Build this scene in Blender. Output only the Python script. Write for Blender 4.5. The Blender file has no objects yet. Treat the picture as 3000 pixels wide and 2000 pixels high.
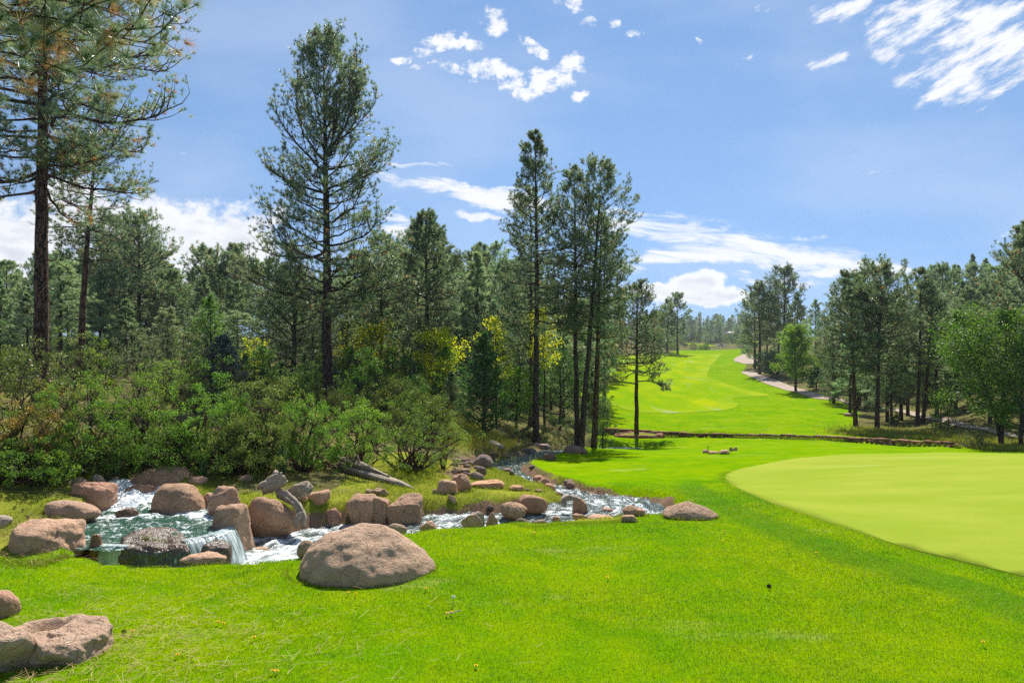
import bpy, bmesh, math, random
import numpy as np
from mathutils import Vector, Matrix

rad = math.radians
C = bpy.context.scene.collection
random.seed(7)
rng = np.random.default_rng(7)

# ------------------------------------------------------------------ camera, sun, sky, exposure
CAMZ, F = 3.0, 2000.0            # eye height above the near lawn; focal length in photo pixels
cam_d = bpy.data.cameras.new('camera'); cam = bpy.data.objects.new('camera', cam_d); C.objects.link(cam)
cam.location = (0, 0, CAMZ); cam.rotation_euler = (rad(90), 0, 0)
cam_d.lens = 24.0; cam_d.sensor_width = 36.0; cam_d.clip_end = 12000; cam_d.clip_start = 0.05
bpy.context.scene.camera = cam
SUN_EL, SUN_AZ = rad(51), rad(10)           # azimuth from +Y towards +X
sun_d = bpy.data.lights.new('sun', 'SUN'); sun = bpy.data.objects.new('sun', sun_d); C.objects.link(sun)
sun_d.energy = 4.6; sun_d.angle = rad(0.5); sun_d.color = (1.0, 0.95, 0.87)
sv = Vector((math.sin(SUN_AZ)*math.cos(SUN_EL), math.cos(SUN_AZ)*math.cos(SUN_EL), math.sin(SUN_EL)))
sun.rotation_euler = sv.to_track_quat('Z', 'Y').to_euler()
sun.location = sv*60
sc = bpy.context.scene
sc.view_settings.view_transform = 'Standard'; sc.view_settings.look = 'None'
sc.view_settings.exposure = 0.72; sc.view_settings.gamma = 1.0
sc.cycles.max_bounces = 8; sc.cycles.diffuse_bounces = 3; sc.cycles.glossy_bounces = 2
sc.cycles.transmission_bounces = 4; sc.cycles.transparent_max_bounces = 8; sc.cycles.volume_bounces = 0
sc.cycles.sample_clamp_indirect = 4.0; sc.cycles.sample_clamp_direct = 7.0
sc.cycles.use_denoising = False; sc.cycles.use_adaptive_sampling = False
sc.cycles.caustics_reflective = False; sc.cycles.caustics_refractive = False

# ------------------------------------------------------------------ small node language
class NT:
    def __init__(s, tree):
        s.t = tree; s.t.nodes.clear()
    def n(s, typ, ins=None, **props):
        nd = s.t.nodes.new(typ)
        for k, v in props.items(): setattr(nd, k, v)
        for k, v in (ins or {}).items():
            sock = nd.inputs[k]
            if isinstance(v, bpy.types.NodeSocket): s.t.links.new(v, sock)
            else:
                if hasattr(sock.default_value, '__len__') and isinstance(v, (tuple, list)) and len(sock.default_value) == 4 and len(v) == 3: v = (*v, 1)
                sock.default_value = v
        return nd
    def m(s, op, a, b=0.0, c=0.0, clamp=False):
        nd = s.n('ShaderNodeMath', {0: a, 1: b, 2: c}, operation=op, use_clamp=clamp); return nd.outputs[0]
    def vm(s, op, a, b=(0, 0, 0)):
        nd = s.n('ShaderNodeVectorMath', {0: a, 1: b}, operation=op); return nd.outputs[0]
    def mix(s, f, a, b, mode='MIX'):
        nd = s.n('ShaderNodeMix', {0: f, 6: a, 7: b}, data_type='RGBA', blend_type=mode); return nd.outputs[2]
    def noise(s, vec, scale, detail=3.0, rough=0.55, dist=0.0, dim='3D'):
        nd = s.n('ShaderNodeTexNoise', {'Vector': vec, 'Scale': scale, 'Detail': detail, 'Roughness': rough, 'Distortion': dist}, noise_dimensions=dim); return nd.outputs[0]
    def mr(s, v, a, b, c=0.0, d=1.0, smooth=True):
        nd = s.n('ShaderNodeMapRange', {0: v, 1: a, 2: b, 3: c, 4: d}, interpolation_type='SMOOTHSTEP' if smooth else 'LINEAR'); return nd.outputs[0]
    def attr(s, name):
        return s.n('ShaderNodeAttribute', attribute_name=name).outputs['Fac']
    def scale(s, vec, sc_):
        return s.n('ShaderNodeMapping', {'Vector': vec, 'Scale': sc_}).outputs[0]
def mat(name):
    m = bpy.data.materials.new(name); m.use_nodes = True
    return m, NT(m.node_tree)
def out(t, surf, disp=None):
    o = t.n('ShaderNodeOutputMaterial', {'Surface': surf})
    return o
def bump(t, h, strength, dist):
    return t.n('ShaderNodeBump', {'Height': h, 'Strength': strength, 'Distance': dist}).outputs[0]

# ------------------------------------------------------------------ sky with clouds
def build_world():
    w = bpy.data.worlds.new('World'); sc.world = w; w.use_nodes = True
    t = NT(w.node_tree)
    d = t.n('ShaderNodeTexCoord').outputs['Generated']
    sep = t.n('ShaderNodeSeparateXYZ', {0: d})
    x, y, z = sep.outputs
    # read the sky a little higher than the view, so that the air near the horizon stays blue as in clear mountain air
    dv = t.n('ShaderNodeVectorMath', {0: t.n('ShaderNodeCombineXYZ', {0: x, 1: y, 2: t.m('ADD', t.m('MULTIPLY', t.m('MAXIMUM', z, 0.0), .75), .30)}).outputs[0]}, operation='NORMALIZE').outputs[0]
    sky = t.n('ShaderNodeTexSky', {'Vector': dv}, sky_type='NISHITA', sun_disc=False, sun_elevation=SUN_EL, sun_rotation=SUN_AZ,
              altitude=1500.0, air_density=1.15, dust_density=0.0, ozone_density=2.2)
    yy = t.m('MAXIMUM', y, 0.12)
    # gnomonic plane towards +Y: clouds keep their bearing and height in the sky
    p = t.n('ShaderNodeCombineXYZ', {0: t.m('DIVIDE', x, yy), 1: t.m('DIVIDE', z, yy), 2: 0.0}).outputs[0]
    w1 = t.n('ShaderNodeTexNoise', {'Vector': p, 'Scale': 9.0, 'Detail': 4.0, 'Roughness': .6}, noise_dimensions='2D').outputs['Color']
    w1 = t.vm('MULTIPLY', t.vm('SUBTRACT', w1, (.5, .5, .5)), (.07, .05, 0))
    pw = t.vm('ADD', p, w1)
    def blobs(lst, vec):
        """lst of (photo px, py, half width, half height, tilt deg, weight): soft ellipses of cloud cover"""
        acc = None
        for (px, py, hw, hh, a, wt) in lst:
            mp = t.n('ShaderNodeMapping', {'Vector': vec, 'Location': ((px-1500)/F, (1000-py)/F, 0), 'Rotation': (0, 0, rad(a)), 'Scale': (hw/F, hh/F, 1)}, vector_type='TEXTURE').outputs[0]
            ln = t.n('ShaderNodeVectorMath', {0: mp}, operation='LENGTH').outputs['Value']
            v = t.mr(ln, 0.25, 1.25, wt, 0.0)
            acc = v if acc is None else t.m('MAXIMUM', acc, v)
        return acc
    # puffy cumulus flakes
    A = blobs([(1460, 60, 45, 45, 20, .9), (1300, 115, 90, 45, 20, .9), (1390, 120, 50, 28, 25, .7), (1175, 170, 48, 16, 5, .8), (1240, 192, 60, 16, 12, .75),
               (1565, 140, 60, 26, -25, 1.0), (1420, 205, 130, 40, -5, 1), (1530, 235, 110, 45, -5, 1.0), (1660, 200, 75, 40, 20, .95), (1690, 268, 45, 28, 0, .95),
               (1620, 225, 60, 40, 0, .9), (1720, 60, 30, 24, 0, .75), (1800, 60, 30, 17, 10, .8), (1860, 92, 50, 15, 5, .85), (1660, 5, 60, 30, 0, .8),
               (555, 440, 42, 14, -15, .55), (2580, 498, 50, 10, 0, .6), (2060, 123, 18, 10, 0, .8), (2180, 175, 22, 10, 20, .6),
               (1130, 585, 40, 8, 5, .55), (2960, 695, 40, 12, 0, .7)], pw)
    # wind-combed altocumulus of the upper sky on the right
    B = blobs([(2880, 165, 280, 170, 25, 1.0), (2760, 140, 130, 110, 25, .82), (2850, 20, 260, 45, 0, 1.05), (2620, 85, 100, 70, 20, .9), (2500, 30, 170, 45, 5, .85), (2700, 40, 160, 50, 0, .95),
               (2420, 165, 70, 30, 15, .65), (2760, 275, 110, 32, 20, .7), (2960, 260, 130, 45, 20, .8), (2590, 150, 70, 50, 20, .62), (2250, 20, 70, 24, 0, .5), (2680, 215, 100, 50, 20, .7)], pw)
    # low banks and streaks
    L = blobs([(1300, 540, 330, 22, -7, 1.1), (1480, 585, 190, 40, -7, 1.15), (1950, 680, 300, 62, -7, 1.15), (2200, 735, 370, 58, -4, 1.2), (2480, 785, 310, 30, -2, 1.15), (1960, 770, 190, 36, 8, 1.05), (1900, 640, 190, 26, -6, .9),
               (1400, 635, 80, 16, -5, .8), (1850, 612, 60, 10, 0, .75), (2280, 820, 190, 16, 0, .9), (1180, 660, 90, 60, -30, 1.05), (1200, 480, 160, 8, -4, .42),
               (2380, 690, 90, 12, 0, .6)], pw)
    M = blobs([(330, 640, 330, 110, -16, 1.25), (560, 760, 300, 130, 0, 1.1), (620, 700, 210, 115, 0, 1.25), (80, 690, 220, 130, 0, 1.3), (700, 640, 150, 60, 10, 1.1), (450, 800, 400, 100, 0, 1.25),
               (2030, 845, 110, 42, 12, 1.15), (2060, 872, 190, 30, 0, 1.2), (1940, 858, 120, 24, 0, 1.1), (1400, 850, 500, 60, 0, .75)], pw)
    puff = t.n('ShaderNodeTexNoise', {'Vector': t.scale(p, (1, 1.25, 1)), 'Scale': 34.0, 'Detail': 7.0, 'Roughness': .64}, noise_dimensions='2D').outputs[0]
    comb = t.n('ShaderNodeTexNoise', {'Vector': t.n('ShaderNodeMapping', {'Vector': p, 'Rotation': (0, 0, rad(27)), 'Scale': (1.3, .34, 1)}, vector_type='TEXTURE').outputs[0], 'Scale': 15.0, 'Detail': 7.0, 'Roughness': .66}, noise_dimensions='2D').outputs[0]
    streak = t.n('ShaderNodeTexNoise', {'Vector': t.n('ShaderNodeMapping', {'Vector': p, 'Rotation': (0, 0, rad(-6)), 'Scale': (1, .14, 1)}, vector_type='TEXTURE').outputs[0], 'Scale': 7.0, 'Detail': 9.0, 'Roughness': .64, 'Distortion': .4}, noise_dimensions='2D').outputs[0]
    cum = t.n('ShaderNodeTexNoise', {'Vector': t.scale(p, (1, 1.4, 1)), 'Scale': 13.0, 'Detail': 9.0, 'Roughness': .62}, noise_dimensions='2D').outputs[0]
    def cover(mask, nz, lo, hi, k=1.0):
        return t.mr(t.m('ADD', t.m('MULTIPLY', mask, .62), t.m('MULTIPLY', t.m('MULTIPLY', t.m('SUBTRACT', nz, .5), k), t.m('MULTIPLY', mask, 2.2, clamp=True))), lo, hi)
    cA = cover(A, puff, .12, .80, 2.9)
    cB = cover(B, comb, .14, .80, 2.2)
    cL = cover(L, streak, .08, .84, 2.5)
    cM = cover(M, cum, .16, .58, 1.9)
    cov = t.m('MAXIMUM', t.m('MAXIMUM', cA, cB), t.m('MAXIMUM', cL, cM))
    # thin veil over the whole sky and pale air low down
    veil = t.n('ShaderNodeTexNoise', {'Vector': t.scale(p, (1, 3, 1)), 'Scale': 2.5, 'Detail': 4.0, 'Roughness': .5}, noise_dimensions='2D').outputs[0]
    veilf = t.mr(veil, .30, .75, 0.05, .27)
    thick = t.mr(t.m('ADD', t.m('MULTIPLY', cum, .6), t.m('MULTIPLY', streak, .5)), .42, .72, 0.0, 1.0)
    ccol = t.mix(t.m('MULTIPLY', thick, t.mr(M, .8, 1.2, .0, .8)), (8.7, 8.8, 9.0), (5.9, 6.3, 7.1))
    skyc = t.mix(1.0, sky.outputs[0], (1.10, 1.25, 1.29), 'MULTIPLY')
    c = t.mix(veilf, skyc, (7.0, 7.6, 8.6))
    c = t.mix(t.m('MULTIPLY', cov, .97), c, ccol)
    bg = t.n('ShaderNodeBackground', {'Color': c, 'Strength': 0.07})
    t.n('ShaderNodeOutputWorld', {'Surface': bg.outputs[0]})
build_world()
# ------------------------------------------------------------------ numpy noise
def _hash(ix, iy, iz, seed):
    h = (ix*374761393 + iy*668265263 + iz*2147483647 + seed*974634777) & 0xFFFFFFFF
    h = ((h ^ (h >> 13))*1274126177) & 0xFFFFFFFF
    h = (h ^ (h >> 16)) & 0xFFFFFFFF
    return h/4294967295.0
def vnoise(P, seed=0):
    P = np.asarray(P, float); i = np.floor(P).astype(np.int64); f = P-i; f = f*f*f*(f*(f*6-15)+10)
    r = 0
    for dx in (0, 1):
        wx = f[:, 0] if dx else 1-f[:, 0]
        for dy in (0, 1):
            wy = f[:, 1] if dy else 1-f[:, 1]
            for dz in (0, 1):
                wz = f[:, 2] if dz else 1-f[:, 2]
                r = r + wx*wy*wz*_hash(i[:, 0]+dx, i[:, 1]+dy, i[:, 2]+dz, seed)
    return r*2-1
def fbm(P, octv=4, gain=.5, lac=2.03, seed=0):
    a, s, r = 1.0, 1.0, 0
    for o in range(octv):
        r = r + a*vnoise(np.asarray(P)*s + o*17.3, seed+o); a *= gain; s *= lac
    return r

# ------------------------------------------------------------------ terrain: a smooth sheet through surveyed points
# (photo px, photo py, height) of ground points; depth follows from the eye height
SURV = [(0, 2000, 0), (750, 2000, 0), (1500, 2000, 0), (2250, 2000, 0), (3000, 2000, 0), (-600, 2000, .1), (3600, 2000, .1),
        (1050, 1710, 0), (0, 1640, .02), (450, 1640, 0), (800, 1635, -.01), (1400, 1600, 0), (2200, 1650, .0), (3000, 1690, 0.02), (3700, 1650, .1),
        (0, 1545, .12), (-500, 1500, .35), (150, 1500, .16), (200, 1440, .28), (60, 1430, .35), (-400, 1400, .7),
        (420, 1385, .3), (650, 1400, .2), (900, 1420, .02), (980, 1480, -.15), (1150, 1445, -.18), (1150, 1395, -.2), (1300, 1450, -.25), (1480, 1450, -.32), (1250, 1388, -.3),
        (1330, 1340, -.8), (1400, 1312, -1.5), (1340, 1262, -1.15), (1420, 1285, -1.7),
        (1250, 1535, -.1), (1500, 1530, -.06), (1750, 1530, -.06), (2020, 1522, -.05), (2500, 1560, .03),
        (1900, 1400, -.95), (2150, 1395, -.85), (2100, 1352, -1.25), (1750, 1342, -1.95), (1640, 1390, -1.15), (1640, 1345, -2.1),
        (2700, 1326, -1.35), (3000, 1330, -1.2), (2500, 1480, -.25), (3000, 1480, -.15), (3600, 1420, 0), (3600, 1320, -.9),
        (1700, 1309, -3.1), (1570, 1300, -2.9), (2060, 1326, -2.2), (2300, 1303, -3.4), (2300, 1288, -4.4), (1865, 1284, -4.5), (1830, 1300, -4.55), (2600, 1314, -2.6),
        (1780, 1250, -4.3), (2100, 1258, -4.25), (2300, 1262, -4.3), (2600, 1275, -3.9), (2800, 1290, -3.6), (3000, 1308, -3.2), (3600, 1300, -1.5),
        (2000, 1205, -4.35), (1780, 1200, -4.2), (1950, 1140, -4.0), (2250, 1205, -4.4), (2050, 1085, -3.0), (1850, 1080, -2.9), (2350, 1180, -4.35), (2500, 1240, -4.25),
        (2050, 1040, -1.2), (1950, 1034, -.7), (2180, 1022, .4), (2190, 1088, -3.2), (2280, 1130, -4.0), (2400, 1160, -4.3), (2550, 1182, -4.2), (2720, 1220, -3.9), (3000, 1285, -3.3), (3000, 1230, -2.6), (3000, 1130, -.5), (2600, 1120, -2.5), (2350, 1080, -2.0), (3500, 1200, -1.0), (3500, 1030, 2.4),
        (1650, 1180, -3.4), (1650, 1080, -2.2), (1500, 1225, -2.4), (1500, 1130, -2.0), (1300, 1180, -.9), (1000, 1150, -.5), (700, 1150, -.2), (950, 1197, -.3), (400, 1130, .3), (100, 1120, .6), (100, 1075, .9), (500, 1060, .5), (1000, 1070, .2), (1400, 1060, -.5),
        (-500, 1100, 1.2), (-500, 1030, 2.), (500, 1018, 1.8), (1200, 1015, 1.2), (1500, 1018, .9)]
FARP = [(-300, 400, 4), (0, 400, 2.8), (250, 400, 3.0), (450, 400, 4.5), (-600, 900, 9), (0, 800, 7), (300, 800, 8), (900, 900, 10), (-900, 1500, 14), (0, 1500, 12), (1200, 1500, 14),
        (0, -8, .3), (-4, -5, .2), (4, -5, .2), (92, 300, -1.7), (125, 300, -1.6), (104, 350, -.8), (121, 400, .1), (107, 403, 1.4), (96, 400, 1.3), (135, 470, 3.0), (160, 480, 3.0), (150, 415, .9), (163, 505, 4.4), (-60, 300, 1.6)]
def _st(x, y):
    return np.stack([1.6*np.asarray(x, float)/(np.asarray(y, float)+10), np.log(np.asarray(y, float)+10)], 1)
_cx, _cy, _cz = [], [], []
for (px, py, z) in SURV:
    Y = (CAMZ-z)*F/(py-1000.0); _cx.append((px-1500)/F*Y); _cy.append(Y); _cz.append(z)
for (x, y, z) in FARP: _cx.append(x); _cy.append(y); _cz.append(z)
_ST = _st(_cx, _cy); _cz = np.array(_cz, float)
def _tps_k(a, b):
    r2 = ((a[:, None, :]-b[None])**2).sum(-1)
    return .5*r2*np.log(r2+1e-12)
_n = len(_cz)
_K = _tps_k(_ST, _ST) + np.eye(_n)*2e-4
_P = np.concatenate([np.ones((_n, 1)), _ST], 1)
_sol = np.linalg.solve(np.block([[_K, _P], [_P.T, np.zeros((3, 3))]]), np.concatenate([_cz, np.zeros(3)]))
def base_h(x, y):
    x = np.atleast_1d(np.asarray(x, float)); y = np.atleast_1d(np.asarray(y, float)); r = np.empty(len(x))
    for a in range(0, len(x), 40000):
        s = _st(x[a:a+40000], y[a:a+40000])
        r[a:a+40000] = _tps_k(s, _ST) @ _sol[:_n] + _sol[_n] + s @ _sol[_n+1:]
    return r

# ------------------------------------------------------------------ stream course: (photo px, py, water height, half width)
STREAM = [(540, 1631, -.45, .95), (620, 1631, -.45, 1.0), (700, 1628, -.45, 1.0), (780, 1617, -.46, .9), (850, 1600, -.47, .82), (950, 1575, -.49, .65), (1100, 1553, -.51, .52), (1250, 1540, -.52, .46), (1400, 1528, -.54, .45),
          (1550, 1516, -.57, .45), (1680, 1505, -.6, .6), (1770, 1496, -.64, .85), (1800, 1484, -.70, .95), (1745, 1466, -.80, .62), (1680, 1450, -.93, .4), (1625, 1437, -1.06, .36), (1570, 1424, -1.25, .42), (1515, 1408, -1.45, .58),
          (1468, 1388, -1.65, .66), (1462, 1372, -1.8, .62), (1480, 1356, -1.98, .6), (1515, 1344, -2.15, .55), (1555, 1334, -2.32, .5), (1590, 1326, -2.55, .5), (1625, 1322, -3.0, .5), (1690, 1319, -3.9, .8), (1780, 1315.5, -4.55, .8),
          (1850, 1314.5, -4.62, .6), (1890, 1314, -4.75, .3)]
def _catmull(P, n):
    P = np.array(P, float); Q = np.concatenate([[2*P[0]-P[1]], P, [2*P[-1]-P[-2]]]); o = []
    for i in range(len(P)-1):
        a, b, c, d = Q[i:i+4]
        for k in range(n):
            u = k/n; o.append(.5*((2*b)+(c-a)*u+(2*a-5*b+4*c-d)*u*u+(3*b-a-3*c+d)*u**3))
    o.append(P[-1]); return np.array(o)
SP = []
for (px, py, z, hw) in STREAM:
    Y = (CAMZ-z)*F/(py-1000.0); SP.append(((px-1500)/F*Y, Y, z, hw))
SP = _catmull(SP, 14)
# upper pool of the cascade: outline on the water, photo px
POOLZ = 0.0
POOL_PX = [(262, 1604), (250, 1560), (268, 1525), (318, 1488), (338, 1440), (385, 1434), (462, 1446), (446, 1480), (520, 1500), (605, 1496), (655, 1520), (660, 1548), (636, 1564), (598, 1570), (540, 1566), (440, 1566), (350, 1582), (338, 1602)]
POOL = np.array([((px-1500)/F*(CAMZ-POOLZ)*F/(py-1000.0), (CAMZ-POOLZ)*F/(py-1000.0)) for px, py in POOL_PX])
def poly_dist(x, y, P):
    """signed distance to a polygon, negative inside"""
    x = np.asarray(x, float); y = np.asarray(y, float)
    d = np.full(len(x), 1e9); ins = np.zeros(len(x), bool)
    for i in range(len(P)):
        ax, ay = P[i]; bx, by = P[(i+1) % len(P)]
        ex, ey = bx-ax, by-ay
        tt = np.clip(((x-ax)*ex+(y-ay)*ey)/(ex*ex+ey*ey+1e-12), 0, 1)
        d = np.minimum(d, np.hypot(x-ax-tt*ex, y-ay-tt*ey))
        cond = (ay > y) != (by > y)
        with np.errstate(divide='ignore', invalid='ignore'):
            ins ^= cond & (x < (bx-ax)*(y-ay)/(by-ay+1e-15)+ax)
    return np.where(ins, -d, d)
def line_dist(x, y, L):
    """distance to a polyline and the interpolated extra columns of L"""
    x = np.asarray(x, float); y = np.asarray(y, float)
    best = np.full(len(x), 1e9); ex = np.zeros((len(x), L.shape[1]-2))
    for i in range(len(L)-1):
        a, b = L[i], L[i+1]; dx, dy = b[0]-a[0], b[1]-a[1]
        tt = np.clip(((x-a[0])*dx+(y-a[1])*dy)/(dx*dx+dy*dy+1e-12), 0, 1)
        d = np.hypot(x-a[0]-tt*dx, y-a[1]-tt*dy); m = d < best
        best[m] = d[m]; ex[m] = a[2:]+(b[2:]-a[2:])*tt[m][:, None]
    return best, ex
def smooth(a, b, v):
    t_ = np.clip((v-a)/(b-a), 0, 1); return t_*t_*(3-2*t_)
# the low stone wall below the fairway: (photo px, depth, top py, foot py)
WALL_PX = [(1760, 56.6, 1254, 1274), (1819, 56.3, 1256.5, 1275), (1857, 56.2, 1257.5, 1276), (1941, 56, 1264, 1280), (2056, 55.3, 1269.5, 1283), (2209, 53.5, 1272, 1283), (2400, 50.5, 1277, 1288), (2523, 47.5, 1283, 1298), (2680, 44, 1290, 1309), (2795, 41.5, 1296, 1308)]
WALL = np.array([((px-1500)/F*Y, Y, CAMZ-(a-1000)/F*Y, CAMZ-(b_-1000)/F*Y) for px, Y, a, b_ in WALL_PX])
def ground(x, y, detail=True):
    x = np.atleast_1d(np.asarray(x, float)); y = np.atleast_1d(np.asarray(y, float))
    z = base_h(x, y)
    near = (y > 8) & (y < 70) & (np.abs(x) < 45)
    if near.any():
        xn, yn = x[near], y[near]; zn = z[near]
        d, ex = line_dist(xn, yn, SP); wz, hw = ex[:, 0], ex[:, 1]
        rough_ = fbm(np.stack([xn*1.7, yn*1.7, 0*xn], 1), 3, seed=5)*.13
        e = d-hw+rough_
        bw = np.where(yn > 40, 1.4, .55)
        k = smooth(-.05, bw, e)
        bed = wz-.16
        bank = np.maximum(zn, wz+.07)
        # the lawn side falls away at once from the turf edge and runs out flat to the water
        xs_ = np.interp(xn, [-6.5, -5, 3.2, 3.8], [0, 1, 1, 0]); cy_ = np.interp(xn, SP[:150, 0], SP[:150, 1])
        nearside = (yn < cy_) & (yn < 15.0) & (yn > cy_-4); bn = np.interp(xn, [-5, -3, -1, 3], [.75, 1.0, 1.55, 1.7])
        kn = np.clip(e/bn, 0, 1); znear = np.where(e < 0, bed, wz-.1+(zn-wz+.1)*kn**2.2)
        zn0 = zn
        zn = np.where(e < 1.2, bed*(1-k)+bank*k, np.where(e < 2.2, np.maximum(zn, wz+.07)*(1-smooth(1.2, 2.2, e))+zn*smooth(1.2, 2.2, e), zn))
        zn = np.where(nearside & (xs_ > 0), zn*(1-xs_)+np.where(e < bn, np.minimum(znear, zn0), zn0)*xs_, zn)
        dp = poly_dist(xn, yn, POOL)+rough_*.6
        kp = smooth(-.05, .4, dp)
        inn = dp < .4
        zn = np.where(inn, (POOLZ-.3)*(1-kp)+np.maximum(zn, POOLZ+.06)*kp if True else zn, zn)
        # foot of the cascade, below the lip of the pool
        fx = np.array([(-6.1, 10.0), (-6.1, 9.72), (-5.75, 9.66), (-4.2, 9.7), (-3.85, 10.3), (-3.95, 11.4), (-4.3, 11.3), (-4.42, 10.4), (-5.2, 10.1)])
        df = poly_dist(xn, yn, fx)
        zn = np.where(df < .25, np.minimum(zn, -.62+(.62+zn)*smooth(0, .25, df)), zn)
        wd, we = line_dist(xn, yn, WALL); wy = np.interp(xn, WALL[:, 0], WALL[:, 1])
        inx = smooth(WALL[0, 0]-2.5, WALL[0, 0]-.3, xn)*smooth(WALL[-1, 0]+3, WALL[-1, 0], xn)
        beh = smooth(-.12, .12, yn-wy)
        zb = np.maximum(zn, we[:, 0]-.03); zf = np.minimum(zn, we[:, 1]+.03)
        tgt = beh*zb+(1-beh)*zf; kk = smooth(4.0, .8, wd)*inx
        zn = zn*(1-kk)+tgt*kk
        z[near] = zn
    if detail:
        z = z + fbm(np.stack([x*.55, y*.55, 0*x], 1), 3, seed=2)*.014*smooth(60, 30, y) + fbm(np.stack([x*.07, y*.07, 0*x], 1), 2, seed=4)*.16*smooth(30, 90, y)
    return z
def hit(px, py):
    """where the sight line through a photo pixel meets the ground"""
    Y = np.exp(np.linspace(math.log(4), math.log(900), 5000))
    zz = ground((px-1500)/F*Y, Y, False); ray = CAMZ-Y*(py-1000)/F
    i = np.argmax(zz >= ray)
    if zz[i] < ray[i]: i = len(Y)-1
    return np.array([(px-1500)/F*Y[i], Y[i], zz[i]])
def gz(x, y): return float(ground([x], [y])[0])
# ------------------------------------------------------------------ mesh helpers
def mesh_np(name, V, faces, attrs=None, smooth_=True):
    """faces: list of int arrays (m,k)"""
    me = bpy.data.meshes.new(name)
    V = np.asarray(V, np.float32)
    me.vertices.add(len(V)); me.vertices.foreach_set('co', V.ravel())
    faces = [np.asarray(f, np.int32) for f in faces if len(f)]
    li = np.concatenate([f.ravel() for f in faces]) if faces else np.zeros(0, np.int32)
    me.loops.add(len(li)); me.loops.foreach_set('vertex_index', li)
    st, o = [], 0
    for f in faces:
        st.append(o+np.arange(len(f))*f.shape[1]); o += f.size
    st = np.concatenate(st).astype(np.int32) if st else np.zeros(0, np.int32)
    me.polygons.add(len(st)); me.polygons.foreach_set('loop_start', st)
    for k, a in (attrs or {}).items():
        at = me.attributes.new(k, 'FLOAT', 'POINT'); at.data.foreach_set('value', np.asarray(a, np.float32))
    me.update(calc_edges=True)
    if smooth_: me.polygons.foreach_set('use_smooth', np.ones(len(st), bool))
    me.validate()
    return me
def ob(name, me, m=None, parent=None, loc=None):
    o = bpy.data.objects.new(name, me); C.objects.link(o)
    if m is not None and me is not None: me.materials.append(m) if m.name not in me.materials else None
    if parent is not None: o.parent = parent
    if loc is not None: o.location = loc
    return o
def tag(o, label=None, cat=None, group=None, kind=None):
    if label: o['label'] = label
    if cat: o['category'] = cat
    if group: o['group'] = group
    if kind: o['kind'] = kind
    return o
def empty(name, loc, rz=0.0):
    o = bpy.data.objects.new(name, None); C.objects.link(o); o.location = loc; o.rotation_euler = (0, 0, rz); o.empty_display_size = .3
    return o
def grid_faces(nr, nc):
    i = np.arange((nr-1)*(nc-1)); r, c = i//(nc-1), i % (nc-1); a = r*nc+c
    return np.stack([a, a+1, a+nc+1, a+nc], 1)
class Build:
    """collects tubes, boxes and plain faces for ONE mesh"""
    def __init__(s): s.V, s.F4, s.F3, s.n = [], [], [], 0
    def add(s, V, F4=None, F3=None):
        V = np.asarray(V, float)
        if F4 is not None and len(F4): s.F4.append(np.asarray(F4)+s.n)
        if F3 is not None and len(F3): s.F3.append(np.asarray(F3)+s.n)
        s.V.append(V); s.n += len(V)
    def merge(s, o):
        if o.n: s.add(np.concatenate(o.V), np.concatenate(o.F4) if o.F4 else None, np.concatenate(o.F3) if o.F3 else None)
    def tube(s, P, rads, k=6, cap=True, wob=0.0, seed=0):
        P = np.asarray(P, float); n = len(P); rads = np.broadcast_to(rads, (n,))
        T = np.gradient(P, axis=0); T /= np.linalg.norm(T, axis=1)[:, None]+1e-9
        ref = np.array([0, 0, 1.0]) if abs(T[:, 2]).mean() < .7 else np.array([1.0, .03, 0])
        U = np.cross(ref, T); U /= np.linalg.norm(U, axis=1)[:, None]+1e-9
        W = np.cross(T, U)
        a = np.arange(k)*2*np.pi/k
        ring = np.cos(a)[None, :, None]*U[:, None]+np.sin(a)[None, :, None]*W[:, None]
        rr = rads[:, None]*np.ones((1, k))
        if wob:
            q = np.stack([np.cos(a)[None]*1.6+0*rr, np.sin(a)[None]*1.6+0*rr, P[:, 2:3]*.8+0*rr], 2).reshape(-1, 3)
            rr = rr*(1+wob*fbm(q, 3, seed=seed).reshape(n, k))
        V = (P[:, None]+ring*rr[:, :, None]).reshape(-1, 3)
        i = np.arange((n-1)*k); r, c = i//k, i % k
        F = np.stack([r*k+c, r*k+(c+1) % k, (r+1)*k+(c+1) % k, (r+1)*k+c], 1)
        s.add(V, F)
        if cap and k >= 3:
            m = n*k
            s.add(V[-k:], None, [[0, j, j+1] for j in range(1, k-1)]); s.add(V[:k], None, [[0, j+1, j] for j in range(1, k-1)])
    def box(s, c, d, rz=0.0, jit=0.0, R=None):
        x, y, z = np.array(d)/2
        V = np.array([(-x, -y, -z), (x, -y, -z), (x, y, -z), (-x, y, -z), (-x, -y, z), (x, -y, z), (x, y, z), (-x, y, z)])
        if jit: V = V+rng.normal(0, jit, V.shape)
        if R is None:
            cr, sr = math.cos(rz), math.sin(rz); R = np.array([(cr, -sr, 0), (sr, cr, 0), (0, 0, 1)])
        s.add(V @ R.T+np.array(c), [(0, 3, 2, 1), (4, 5, 6, 7), (0, 1, 5, 4), (1, 2, 6, 5), (2, 3, 7, 6), (3, 0, 4, 7)])
    def mesh(s, name, attrs=None, smooth_=True):
        V = np.concatenate(s.V); f = []
        if s.F4: f.append(np.concatenate(s.F4))
        if s.F3: f.append(np.concatenate(s.F3))
        return mesh_np(name, V, f, attrs, smooth_)
def at(px, py, Y): return np.array([(px-1500)/F*Y, Y, CAMZ-(py-1000)/F*Y])

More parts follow.
